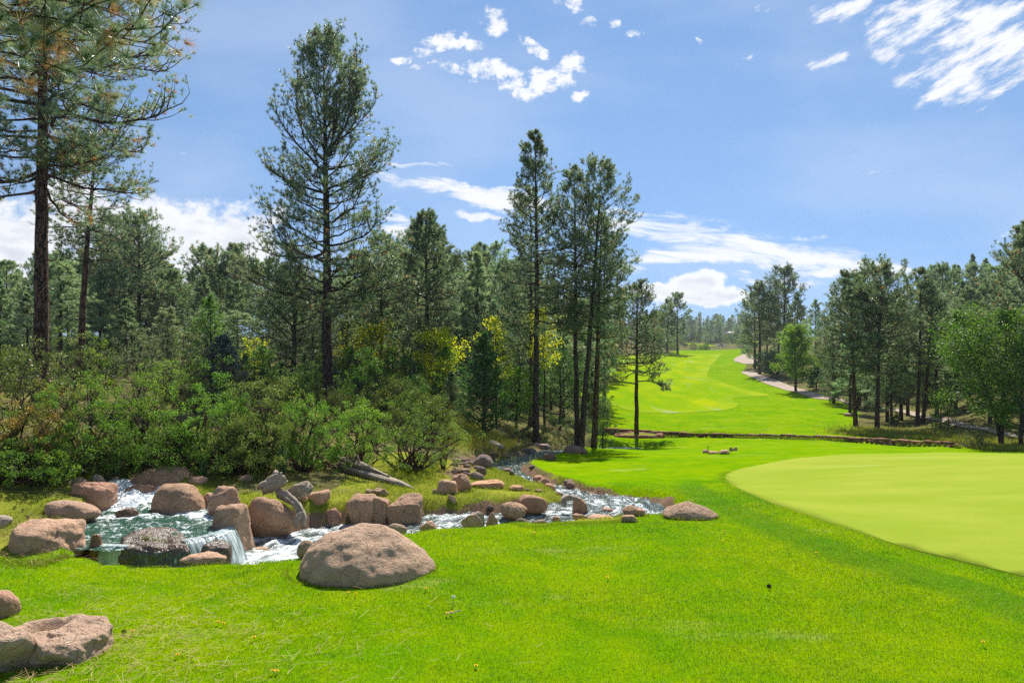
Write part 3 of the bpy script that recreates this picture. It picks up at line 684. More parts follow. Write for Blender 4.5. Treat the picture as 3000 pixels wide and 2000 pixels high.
def rocks():
    # lawn boulders near the camera
    rock(850, 1264, 1531, 1712, 'd', 'largest domed pinkish granite boulder standing alone on the mown lawn', (1.12, 1.04, .98), dep=.72, sub=6, seed=321, bury=.47)
    rock(868, 925, 1580, 1634, 'r', 'small brown rock tucked close behind the largest domed lawn boulder', BR, dep=.7)
    rock(1937, 2100, 1466, 1522, 'd', 'low dark-sided boulder alone on the lawn between the stream bend and the putting green', (1.0, .9, .84), dep=.75, peak=-.1, seed=12, bury=.45)
    rock(40, 298, 1803, 1960, 'a', 'big pale boulder with a grassy hollow in its top in the bottom corner', (1.02, .93, .84), M_PALE, dep=.85, sub=6, cut=cut_hollow, seed=71, bury=.35)
    rock(-110, 105, 1815, 1985, 'a', 'pale flat-topped slab leaning against the boulder with the grassy hollow', (1.05, .98, .9), M_PALE, dep=.8, sub=5, seed=75)
    rock(-45, 54, 1724, 1812, 'r', 'rough reddish rock at the picture edge above the pale hollowed boulder', (1.08, .88, .82), dep=.9, sub=5)
    rock(-30, 33, 1506, 1550, 'r', 'smooth pale grey rock at the picture edge on the needle strewn bank', (1.1, 1.2, 1.25), M_PALE, dep=.9)
    # around the pool
    rock(53, 263, 1511, 1620, 'f', 'wide sloping pink slab on the near bank of the pool', (1.2, 1.05, .97), dep=.95, sub=5, seed=16, bury=.4)
    rock(176, 340, 1588, 1632, 'f', 'long low pink slab half sunk in grass at the foot of the pool', (1.18, 1.03, .95), dep=.45)
    rock(127, 282, 1463, 1528, 'r', 'oval pink rock between the wide slab and the red-faced boulder by the pool', PK, dep=.75)
    rock(220, 333, 1407, 1492, 'b', 'tall red-faced boulder with a flat sunlit top at the pool inlet', (1.1, .86, .80), dep=.85, seed=33)
    rock(200, 253, 1398, 1424, 'a', 'small brown angular rock in the grass above the red-faced boulder', BR, dep=.8)
    rock(256, 312, 1388, 1428, 'r', 'small grey-pink rock under the shrubs behind the pool inlet', GY, dep=.8)
    rock(298, 380, 1386, 1442, 'r', 'grey lichened boulder under spiky grass at the head of the pool', (.9, 1.02, 1.02), dep=.8)
    rock(361, 461, 1415, 1455, 'a', 'low dark red rock at the waterline below the largest pool boulder', (.85, .68, .62), dep=.6, zb=-.02, Y=13.2)
    rock(376, 583, 1361, 1432, 'r', 'long humped brown boulder at the back of the pool', (1.0, .88, .78), dep=.6, sub=5, seed=44)
    rock(548, 610, 1394, 1424, 'a', 'small brown rock at the end of the long humped pool boulder', (1.05, .92, .85), dep=.8)
    rock(439, 602, 1410, 1502, 'r', 'smooth egg-shaped brown boulder standing in the pool', (1.0, .88, .77), dep=.78, sub=5, seed=52, Y=11.95, zb=-.02, bury=.34)
    rock(592, 630, 1441, 1477, 'r', 'small pink rock wedged between the egg-shaped and the pointed boulder', PK, dep=.9)
    rock(618, 715, 1420, 1496, 'a', 'pointed pink granite rock with a steep sunlit face beside the pool', (1.15, .98, .92), dep=.8, peak=.1, seed=63, Y=11.85)
    rock(622, 727, 1480, 1562, 'b', 'blocky pink rock directly below the pointed one beside the cascade', (1.08, .94, .88), dep=.75, seed=66, Y=11.0, zb=-.42)
    rock(345, 606, 1547, 1648, 'f', 'broad dark wet rock with the cascade running over it', (1, 1, 1), M_WET, dep=.85, sub=5, Y=9.92, zb=-.55, bury=.2, seed=81)
    rock(590, 676, 1584, 1648, 'b', 'dark ledge under the right-hand curtain of the cascade', (.9, .9, .9), M_WET, dep=.8, Y=10.05, zb=-.55, bury=.2, seed=84)
    rock(517, 665, 1615, 1654, 'f', 'low flat pink rock in the grass in front of the cascade', (1.2, 1.06, .98), dep=.55)
    rock(331, 400, 1486, 1516, 'a', 'small wet brown rock breaking the surface in the middle of the pool', (1.2, .95, .7), M_WET, dep=.8, Y=11.55, zb=-.01)
    rock(262, 302, 1560, 1604, 'r', 'wet orange-brown stone at the lip of the pool beside the pink slab', (2.2, 1.6, 1.1), M_WET, dep=.8, Y=9.98, zb=-.36)
    rock(718, 866, 1449, 1548, 'r', 'large rounded boulder with a crack across its face below the driftwood', (1.02, .88, .8), dep=.72, sub=5, seed=91, Y=12.05, zb=-.42)
    rock(640, 720, 1548, 1590, 'a', 'dark wet rock at the foot of the blocky pink rock by the cascade', (1.6, 1.3, 1.2), M_WET, dep=.8, Y=11.55, zb=-.46)
    rock(758, 778, 1552, 1568, 'a', 'little grey stone at the waterline under the cracked boulder', GY, dep=.9, name='stone', cat='stone')
    rock(706, 788, 1603, 1640, 'a', 'triangular brown rock at the grass edge beside the white water', (1.1, .96, .86), dep=.6)
    rock(698, 748, 1386, 1412, 'a', 'small brown rock alone in the grass behind the driftwood', BR, dep=.8)
    rock(897, 968, 1434, 1482, 'b', 'flat-topped pink rock on the grass just beside the driftwood stump', (1.18, .98, .9), dep=.85, seed=97)
    rock(870, 901, 1442, 1472, 'r', 'small red rock squeezed between the driftwood stump and the flat-topped rock', (1.0, .78, .70), dep=.9)
    rock(910, 930, 1410, 1423, 'a', 'little brown stone in the grass behind the flat-topped rock', BR, dep=.8, name='stone', cat='stone')
    rock(943, 1010, 1485, 1552, 'a', 'pink angular rock on the eroded bank behind the largest lawn boulder', (1.08, .86, .82), dep=.85, seed=104)
    rock(1019, 1103, 1447, 1538, 'b', 'squarish end boulder of the row of three above the water', (1.0, .86, .78), dep=.8, seed=111, zb=-.47, Y=13.1)
    rock(1096, 1142, 1453, 1540, 'b', 'narrow upright boulder squeezed in the middle of the row of three', (.95, .82, .75), dep=1.2, seed=113, zb=-.47, Y=13.15)
    rock(1130, 1256, 1448, 1538, 'b', 'widest blocky boulder of the row of three above the water', (1.0, .87, .79), dep=.6, seed=118, zb=-.47, Y=13.1)
    rock(1070, 1094, 1432, 1450, 'b', 'small brown stone in the grass above the row of three boulders', (.9, .85, .8), dep=.9, name='stone', cat='stone')
    rock(1092, 1140, 1428, 1454, 'a', 'brown angular rock in the grass above the widest blocky boulder', (.95, .88, .82), dep=.8)
    rock(1132, 1192, 1531, 1554, 'r', 'low brown rock at the lawn edge in front of the row of three boulders', BR, dep=.6, Y=11.35, bury=.58)
    rock(1230, 1284, 1525, 1546, 'r', 'low rock at the lawn edge where the stream comes back into view', (1, .84, .76), dep=.6, Y=11.4, bury=.58)
    rock(1265, 1288, 1431, 1447, 'a', 'small stone at the foot of the pair of pink slabs on the grassy bank', LT, dep=.9, name='stone', cat='stone')
    rock(1283, 1343, 1404, 1448, 'b', 'lower notched slab of the leaning pair on the grassy bank', (1.15, 1.0, .93), dep=.6, seed=131)
    rock(1320, 1384, 1384, 1442, 'a', 'taller pointed slab of the leaning pair on the grassy bank', (1.02, .84, .76), dep=.8, seed=135)
    rock(1310, 1339, 1449, 1475, 'a', 'small pale upright stone alone on the grassy island', LT, dep=.8, name='stone', cat='stone')
    # lower stream
    rock(1460, 1543, 1467, 1522, 'r', 'round mottled boulder at the waterline of the grassy island', (.98, .88, .76), dep=.85, sub=5, seed=141, zb=-.46, Y=13.45)
    rock(1519, 1604, 1445, 1508, 'r', 'domed reddish boulder behind the round mottled one', (1.02, .82, .72), dep=.8, sub=5, seed=143, peak=-.1, Y=14.05, zb=-.5)
    rock(1351, 1419, 1497, 1535, 'a', 'low jagged pink rock at the lawn edge by the stream', PK, dep=.7, Y=11.75, bury=.58)
    rock(1382, 1420, 1496, 1516, 'f', 'small grey slab in the stream behind the jagged pink rock', GY, dep=.7, Y=12.9, zb=-.55)
    rock(1422, 1465, 1501, 1533, 'a', 'tilted reddish stone by the stream between the jagged and the round rock', (.95, .78, .72), dep=.7, peak=-.2, Y=11.8, bury=.58)
    rock(1510, 1552, 1517, 1533, 'r', 'low dark stone at the lawn edge in front of the round mottled boulder', DK, dep=.7, name='stone', cat='stone', Y=11.9, bury=.58)
    rock(1552, 1602, 1519, 1533, 'a', 'flat brown stone at the lawn edge in front of the domed reddish boulder', BR, dep=.7, name='stone', cat='stone', Y=11.9, bury=.58)
    rock(1618, 1643, 1511, 1524, 'r', 'single small round brown stone in the shallows at the lawn edge', (.95, .8, .7), dep=.8, name='stone', cat='stone', Y=12.3, bury=.58)
    rock(1670, 1720, 1502, 1520, 'a', 'low brown rock at the tip of the grassy island', (1.05, .9, .8), dep=.7, Y=12.9, bury=.58)
    rock(1675, 1721, 1456, 1498, 'r', 'round red-brown boulder in the stream beside the curved root', (1.0, .8, .68), dep=.8, Y=14.45, zb=-.62)
    rock(1694, 1727, 1435, 1462, 'a', 'angular brown rock on the lawn bank above the curved root', (.9, .8, .72), dep=.8)
    rock(1718, 1752, 1441, 1465, 'a', 'dark-faced rock next to the angular one on the lawn bank', (.78, .7, .64), dep=.8)
    rock(1767, 1796, 1462, 1484, 'a', 'small pale pink rock at the far rim of the stream bend', LT, dep=.8)
    rock(1762, 1800, 1485, 1508, 'f', 'flat pink stone standing in the middle of the stream bend', (1.2, 1.0, .92), dep=.7, Y=14.6, zb=-.66)
    rock(1722, 1822, 1505, 1530, 'f', 'wide flat sunlit slab at the lawn edge of the stream bend', (1.3, 1.12, 1.0), dep=.6, Y=12.1, bury=.58)
    rock(1820, 1884, 1479, 1512, 'r', 'brown half-buried rock in bare soil outside the stream bend', (.95, .8, .7), dep=.7)
    rock(1845, 1899, 1486, 1512, 'f', 'pale pink slab in front of the half-buried rock outside the bend', (1.35, 1.1, 1.0), dep=.6)
    rock(1820, 1865, 1507, 1530, 'b', 'square brown rock at the water below the pale pink slab', (1.0, .85, .77), dep=.7)
    # mid stream
    rock(1379, 1492, 1402, 1431, 'f', 'broad flat orange slab on the stream bank behind the leaning pair', (1.35, 1.05, .86), dep=.75)
    rock(1488, 1534, 1418, 1437, 'f', 'smaller flat orange slab at the tip of the broad orange one', (1.3, 1.02, .86), dep=.7)
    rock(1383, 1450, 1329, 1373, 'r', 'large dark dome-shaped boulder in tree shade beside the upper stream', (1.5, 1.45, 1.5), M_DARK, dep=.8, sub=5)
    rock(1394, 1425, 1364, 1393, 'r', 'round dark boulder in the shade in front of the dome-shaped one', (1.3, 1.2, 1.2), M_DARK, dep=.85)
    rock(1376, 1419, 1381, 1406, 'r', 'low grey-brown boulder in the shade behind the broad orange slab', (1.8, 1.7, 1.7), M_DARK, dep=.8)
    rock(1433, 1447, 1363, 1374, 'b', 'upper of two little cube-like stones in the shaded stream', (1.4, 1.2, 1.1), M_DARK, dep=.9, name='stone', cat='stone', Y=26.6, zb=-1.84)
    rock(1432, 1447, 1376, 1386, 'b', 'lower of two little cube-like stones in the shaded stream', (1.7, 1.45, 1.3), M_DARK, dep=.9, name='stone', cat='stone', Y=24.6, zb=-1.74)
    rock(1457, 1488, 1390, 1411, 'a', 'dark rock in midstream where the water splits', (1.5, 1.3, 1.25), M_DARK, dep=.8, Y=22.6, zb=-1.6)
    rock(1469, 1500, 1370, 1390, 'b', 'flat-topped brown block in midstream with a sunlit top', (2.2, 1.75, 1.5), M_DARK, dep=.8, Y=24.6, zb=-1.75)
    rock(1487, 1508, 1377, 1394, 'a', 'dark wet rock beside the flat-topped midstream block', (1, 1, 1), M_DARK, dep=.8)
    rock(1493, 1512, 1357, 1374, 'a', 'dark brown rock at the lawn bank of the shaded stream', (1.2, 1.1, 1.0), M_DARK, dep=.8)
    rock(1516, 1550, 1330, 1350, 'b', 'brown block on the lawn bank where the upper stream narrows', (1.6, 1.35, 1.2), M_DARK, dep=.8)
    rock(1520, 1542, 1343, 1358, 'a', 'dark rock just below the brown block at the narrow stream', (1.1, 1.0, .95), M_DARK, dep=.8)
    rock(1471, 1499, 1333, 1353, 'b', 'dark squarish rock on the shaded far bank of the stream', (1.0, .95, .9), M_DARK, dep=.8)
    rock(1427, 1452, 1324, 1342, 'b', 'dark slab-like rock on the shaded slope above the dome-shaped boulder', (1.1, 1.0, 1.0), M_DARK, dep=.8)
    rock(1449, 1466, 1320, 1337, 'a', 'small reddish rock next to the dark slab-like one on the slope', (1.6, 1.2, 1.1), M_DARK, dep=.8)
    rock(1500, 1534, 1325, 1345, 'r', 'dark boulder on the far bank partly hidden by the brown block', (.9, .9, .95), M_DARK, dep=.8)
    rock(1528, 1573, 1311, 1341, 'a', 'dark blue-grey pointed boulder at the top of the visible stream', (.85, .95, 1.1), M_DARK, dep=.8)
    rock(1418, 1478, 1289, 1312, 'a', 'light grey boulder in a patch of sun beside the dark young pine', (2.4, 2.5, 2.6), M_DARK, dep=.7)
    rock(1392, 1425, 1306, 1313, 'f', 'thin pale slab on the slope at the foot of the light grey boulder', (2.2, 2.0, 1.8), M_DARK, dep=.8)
    rock(1587, 1629, 1326, 1349, 'r', 'dark brown boulder on the shaded lawn above the stream', (1.35, 1.0, .9), M_DARK, dep=.8)
    rock(1584, 1610, 1322, 1336, 'f', 'low brown stone behind the dark brown lawn boulder', (1.5, 1.2, 1.1), M_DARK, dep=.8)
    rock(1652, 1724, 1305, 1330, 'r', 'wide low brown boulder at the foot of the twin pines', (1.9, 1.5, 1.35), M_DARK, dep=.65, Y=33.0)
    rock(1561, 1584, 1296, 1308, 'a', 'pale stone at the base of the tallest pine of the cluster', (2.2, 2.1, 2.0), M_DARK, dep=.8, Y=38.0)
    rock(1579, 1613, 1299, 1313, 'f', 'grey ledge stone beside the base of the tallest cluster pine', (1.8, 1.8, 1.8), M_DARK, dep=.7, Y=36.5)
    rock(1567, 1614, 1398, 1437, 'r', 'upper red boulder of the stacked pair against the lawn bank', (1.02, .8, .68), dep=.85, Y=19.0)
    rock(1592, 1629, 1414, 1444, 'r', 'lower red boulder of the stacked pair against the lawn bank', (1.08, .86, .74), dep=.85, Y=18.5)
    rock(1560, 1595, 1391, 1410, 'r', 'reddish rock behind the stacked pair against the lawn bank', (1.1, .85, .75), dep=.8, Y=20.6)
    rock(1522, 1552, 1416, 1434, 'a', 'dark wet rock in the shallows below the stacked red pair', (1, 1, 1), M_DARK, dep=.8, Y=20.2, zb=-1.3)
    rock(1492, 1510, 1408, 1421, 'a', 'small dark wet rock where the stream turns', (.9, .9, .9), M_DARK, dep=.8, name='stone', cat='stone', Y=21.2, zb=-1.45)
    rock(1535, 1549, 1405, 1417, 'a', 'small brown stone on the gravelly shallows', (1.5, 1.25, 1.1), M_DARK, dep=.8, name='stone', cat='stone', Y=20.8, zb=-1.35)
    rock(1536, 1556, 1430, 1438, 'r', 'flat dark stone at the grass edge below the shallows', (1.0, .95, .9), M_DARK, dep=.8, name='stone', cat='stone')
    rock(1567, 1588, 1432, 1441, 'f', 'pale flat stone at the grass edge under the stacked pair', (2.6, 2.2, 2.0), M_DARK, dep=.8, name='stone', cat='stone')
    # stones by the little drain on the far lawn
    rock(2058, 2076, 1315, 1327, 'r', 'round brown stone beside the short stake on the far lawn', (1, .82, .72), dep=.9, name='stone', cat='stone')
    rock(2074, 2108, 1320, 1330, 'f', 'low brown stone in the middle of the small heap on the far lawn', (1.15, .95, .85), dep=.8, name='stone', cat='stone')
    rock(2106, 2137, 1316, 1331, 'r', 'largest pinkish stone of the small heap on the far lawn', (1.2, 1.0, .9), dep=.8, name='stone', cat='stone')
    rock(2134, 2150, 1308, 1321, 'a', 'upright grey stone of the small heap on the far lawn', (.9, .9, .9), dep=.7, name='stone', cat='stone')
    rock(2147, 2164, 1309, 1320, 'a', 'outermost tilted stone of the small heap on the far lawn', (1.05, .95, .88), dep=.7, name='stone', cat='stone')
    rock(2471, 2500, 1209, 1220, 'f', 'dark flat rock on the rough lawn below the roadside pines', (.8, .72, .68), dep=.6)
    # loose cobbles in the stony bed and on the slope
    G = 'loose cobbles along the stream bed'
    protos = [rock_mesh('cobble', .30, .26, .20, s, 500+i, 3) for i, s in enumerate('arabr')]
    rr = np.random.default_rng(5)
    def cob(x, y, s, label, mm):
        me = protos[rr.integers(len(protos))]
        o = bpy.data.objects.new('cobble', me); C.objects.link(o)
        if not me.materials: me.materials.append(mm)
        o.location = (x, y, gz(x, y)+.02*s); o.scale = (s, s*rr.uniform(.8, 1.1), s*rr.uniform(.7, 1.0)); o.rotation_euler = (0, 0, rr.uniform(0, 6.28))
        k = rr.uniform(.8, 1.7); o.color = (k*1.1, k*.98, k*.92, 1); tag(o, label, 'cobble', G)
    i = 0
    while i < 46:
        j = rr.integers(150, 330); a = SP[j]
        s_ = rr.choice([-1, 1]); x = a[0]+s_*(a[3]+rr.uniform(-.15, .45)); y = a[1]+rr.uniform(-.2, .2)
        if y > 35: continue
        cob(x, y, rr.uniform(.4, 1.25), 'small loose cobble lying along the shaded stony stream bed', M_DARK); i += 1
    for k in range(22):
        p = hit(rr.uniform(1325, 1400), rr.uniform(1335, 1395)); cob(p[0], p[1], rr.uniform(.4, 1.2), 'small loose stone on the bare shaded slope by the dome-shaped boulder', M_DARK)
    for k in range(26):
        j = rr.integers(30, 150); a = SP[j]; x = a[0]+rr.uniform(-.1, .1); y = a[1]+(a[3]+rr.uniform(.0, .35))
        cob(x, y, rr.uniform(.3, .9), 'small stone at the island waterline of the lower stream', M_DARK)
rocks()
# the three curtains of the cascade
fall([(-6.05, 10.02, 0.0), (-5.85, 10.0, .0), (-5.62, 9.98, 0)], (0.05, -1), .5, .5, .10)
fall([(-5.60, 9.93, -.10), (-5.3, 9.86, -.06), (-5.0, 9.83, -.04), (-4.75, 9.86, -.06), (-4.55, 9.95, -.01)], (0, -1), .46, -.22, .05, v0=0)
fall([(-4.92, 10.22, 0.01), (-4.72, 10.40, .015), (-4.55, 10.66, .02), (-4.50, 10.98, .02)], (1, -.75), .46, .36, .44)
# ------------------------------------------------------------------ plant materials
def ramp(t, fac, stops):
    nd = t.n('ShaderNodeValToRGB', {0: fac}); cr = nd.color_ramp
    cr.elements[0].position, cr.elements[0].color = stops[0][0], (*stops[0][1], 1)
    cr.elements[1].position, cr.elements[1].color = stops[-1][0], (*stops[-1][1], 1)
    for p, c in stops[1:-1]: e = cr.elements.new(p); e.color = (*c, 1)
    return nd.outputs[0]
def leaf_mat(name, stops, rough=.45, trans=.4, tcol=1.5, spec=.5, var=.25, tb=.55):
    """leaves or needles: their own tint runs through the stops; light passes through them"""
    m, t = mat(name)
    oi = t.n('ShaderNodeObjectInfo')
    fac = t.m('ADD', t.attr('tint'), t.m('MULTIPLY', t.m('SUBTRACT', oi.outputs['Random'], .5), var*.5))
    c = ramp(t, fac, stops)
    hsv = t.n('ShaderNodeHueSaturation', {'Hue': t.m('ADD', .5, t.m('MULTIPLY', t.m('SUBTRACT', oi.outputs['Random'], .5), var*.08)), 'Saturation': 1.0, 'Value': t.m('ADD', 1.0, t.m('MULTIPLY', t.m('SUBTRACT', oi.outputs['Random'], .5), var)), 'Color': c}).outputs[0]
    hsv = t.mix(1.0, hsv, oi.outputs['Color'], 'MULTIPLY')
    b = t.n('ShaderNodeBsdfPrincipled', {'Base Color': hsv, 'Roughness': rough, 'Specular IOR Level': spec})
    tl = t.n('ShaderNodeBsdfTranslucent', {'Color': t.mix(1.0, hsv, (tcol*(1.05 if tb < .7 else 1.0), tcol, tcol*tb), 'MULTIPLY')})
    out(t, t.n('ShaderNodeMixShader', {0: trans, 1: b.outputs[0], 2: tl.outputs[0]}).outputs[0]); return m
def bark_mat(name, plate, fissure, sc_=1.0):
    m, t = mat(name)
    pos = t.n('ShaderNodeTexCoord').outputs['Object']
    w = t.vm('ADD', t.scale(pos, (5*sc_, 5*sc_, .85*sc_)), t.vm('MULTIPLY', t.n('ShaderNodeTexNoise', {'Vector': pos, 'Scale': 5*sc_, 'Detail': 3.0}).outputs['Color'], (.9, .9, .5)))
    v = t.n('ShaderNodeTexVoronoi', {'Vector': w, 'Scale': 1.7}, feature='DISTANCE_TO_EDGE').outputs['Distance']
    f = t.mr(v, .015, .16)
    pc = t.mix(t.noise(t.scale(pos, (6, 6, 2)), 2.0, 4, .6), plate, (plate[0]*.55, plate[1]*.55, plate[2]*.6))
    pc = t.mix(t.mr(t.noise(pos, 1.1, 3, .6), .5, .7, 0, .5), pc, (plate[0]*.8, plate[1]*.95, plate[2]*1.15))
    c = t.mix(f, fissure, pc)
    h = t.m('ADD', f, t.m('MULTIPLY', t.noise(t.scale(pos, (1, 1, .35)), 30, 3, .6), .3))
    b = t.n('ShaderNodeBsdfPrincipled', {'Base Color': c, 'Roughness': .9, 'Specular IOR Level': .15, 'Normal': bump(t, h, .9, .05)})
    out(t, b.outputs[0]); return m
M_BARK = bark_mat('pine_bark', (.21, .115, .075), (.022, .016, .013))
M_BARKD = bark_mat('dark_bark', (.15, .105, .08), (.02, .016, .014), 1.5)
M_BARKG = bark_mat('grey_bark', (.13, .105, .09), (.03, .025, .022), 2.0)
M_TWIG = bark_mat('shrub_stem', (.20, .13, .105), (.06, .035, .03), 4.0)
PINE_ST = [(0, (.055, .105, .055)), (.3, (.120, .195, .098)), (.62, (.235, .31, .165)), (.82, (.35, .385, .225)), (.9, (.36, .19, .055)), (1, (.45, .20, .045))]
M_NEEDLE = leaf_mat('pine_needles', PINE_ST, .33, .50, 1.5, .75, tb=.75)
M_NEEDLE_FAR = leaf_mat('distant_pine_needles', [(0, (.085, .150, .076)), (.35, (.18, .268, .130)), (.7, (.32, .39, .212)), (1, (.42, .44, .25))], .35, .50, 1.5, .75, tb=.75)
M_NEEDLE_DK = leaf_mat('young_pine_needles', [(0, (.022, .085, .024)), (.6, (.055, .165, .04)), (1, (.13, .27, .06))], .45, .3, 1.4, .35)
M_BLUE = leaf_mat('blue_spruce_needles', [(0, (.07, .105, .115)), (.6, (.125, .175, .185)), (1, (.21, .255, .26))], .55, .2, 1.2, .35)
M_JUNI = leaf_mat('juniper_sprays', [(0, (.030, .062, .026)), (.6, (.085, .14, .055)), (1, (.20, .26, .11))], .55, .3, 1.3, .3)
M_MANZ = leaf_mat('manzanita_leaves', [(0, (.075, .165, .024)), (.5, (.15, .28, .042)), (.85, (.24, .375, .062)), (1, (.26, .22, .075))], .55, .40, 1.5, .3)
M_OLIVE = leaf_mat('olive_shrub_leaves', [(0, (.09, .145, .035)), (.5, (.165, .235, .055)), (.9, (.25, .30, .085)), (1, (.33, .23, .09))], .55, .36, 1.4, .3)
M_OAK = leaf_mat('oak_leaves', [(0, (.07, .115, .028)), (.5, (.14, .20, .045)), (.9, (.23, .28, .09)), (1, (.36, .36, .19))], .45, .36, 1.5, .5)
M_OAKT = leaf_mat('turning_leaves', [(0, (.10, .15, .03)), (.42, (.20, .21, .055)), (.72, (.40, .31, .12)), (1, (.52, .30, .07))], .45, .36, 1.4, .5)
M_SILVER = leaf_mat('silvery_leaves', [(0, (.12, .15, .085)), (.5, (.20, .235, .13)), (1, (.30, .33, .21))], .5, .35, 1.3, .4)
M_LIME = leaf_mat('lime_leaves', [(0, (.07, .18, .012)), (.5, (.15, .30, .017)), (1, (.27, .40, .03))], .5, .48, 1.7, .3)
M_GREENL = leaf_mat('green_leaves', [(0, (.038, .115, .018)), (.5, (.085, .19, .028)), (1, (.16, .27, .05))], .5, .42, 1.6, .3)
M_ASPEN = leaf_mat('yellow_leaves', [(0, (.20, .29, .010)), (.4, (.42, .50, .012)), (1, (.72, .66, .014))], .5, .5, 1.6, .3)
M_PLUME = leaf_mat('feathery_shoots', [(0, (.10, .20, .07)), (1, (.22, .33, .15))], .55, .4, 1.4, .3)

# ------------------------------------------------------------------ plant builders (numpy)
def unit(v): return v/(np.linalg.norm(v, axis=-1, keepdims=True)+1e-9)
def tuft_mesh(name, pos, dr, tint, n, length, width, rg, spread=.95, droop=.0, jitter=.06):
    """needles in bursts: one thin triangle each"""
    pos = np.asarray(pos); dr = unit(np.asarray(dr)); k = len(pos)
    P = np.repeat(pos, n, 0); D = np.repeat(dr, n, 0); Tn = np.repeat(tint, n)
    u = unit(rg.normal(size=(k*n, 3)))
    nd = unit(D*rg.uniform(.15, 1.0, (k*n, 1))+u*spread*rg.uniform(.5, 1, (k*n, 1)))
    Ln = length*rg.uniform(.65, 1.1, (k*n, 1))
    base = P-D*rg.uniform(0, jitter, (k*n, 1))*length*4
    tip = base+nd*Ln; tip[:, 2] -= droop*Ln[:, 0]
    side = unit(np.cross(nd, unit(rg.normal(size=(k*n, 3)))))*width*.5
    V = np.stack([base-side, base+side, tip], 1).reshape(-1, 3)
    F_ = np.arange(k*n*3).reshape(-1, 3)
    tt = np.clip(np.repeat(Tn+rg.normal(0, .07, k*n), 3), 0, 1)
    return mesh_np(name, V, [F_], {'tint': tt}, False)
def leaf_mesh(name, pos, nrm, tint, size, rg, aspect=.6, spread=1.0):
    """small pointed leaves (diamonds) round the given points"""
    k = len(pos); nrm = unit(nrm+rg.normal(0, .35*spread, (k, 3)))
    a = unit(np.cross(nrm, unit(rg.normal(size=(k, 3))))); b = np.cross(nrm, a)
    s = size*rg.uniform(.6, 1.25, (k, 1))
    V = np.stack([pos-a*s*.5, pos-b*s*.5*aspect+nrm*s*.08, pos+a*s*.5, pos+b*s*.5*aspect+nrm*s*.08], 1).reshape(-1, 3)
    return mesh_np(name, V, [np.arange(k*4).reshape(-1, 4)], {'tint': np.repeat(np.clip(tint, 0, 1), 4)}, False)
def limb_path(p0, az, el, L, up, nseg, rg, wob=.12):
    """from p0, heading az at elevation el, turning up by `up` radians over its length"""
    P = [np.array(p0, float)]; st = L/nseg
    for i in range(nseg):
        f = (i+1)/nseg
        e = el+up*f*f+rg.normal(0, wob); a = az+rg.normal(0, wob*1.3)
        P.append(P[-1]+st*np.array([math.cos(e)*math.cos(a), math.cos(e)*math.sin(a), math.sin(e)]))
    return np.array(P)
def pathat(P, f):
    x = f*(len(P)-1); i = min(int(x), len(P)-2); return P[i]+(P[i+1]-P[i])*(x-i), unit(P[i+1]-P[i])
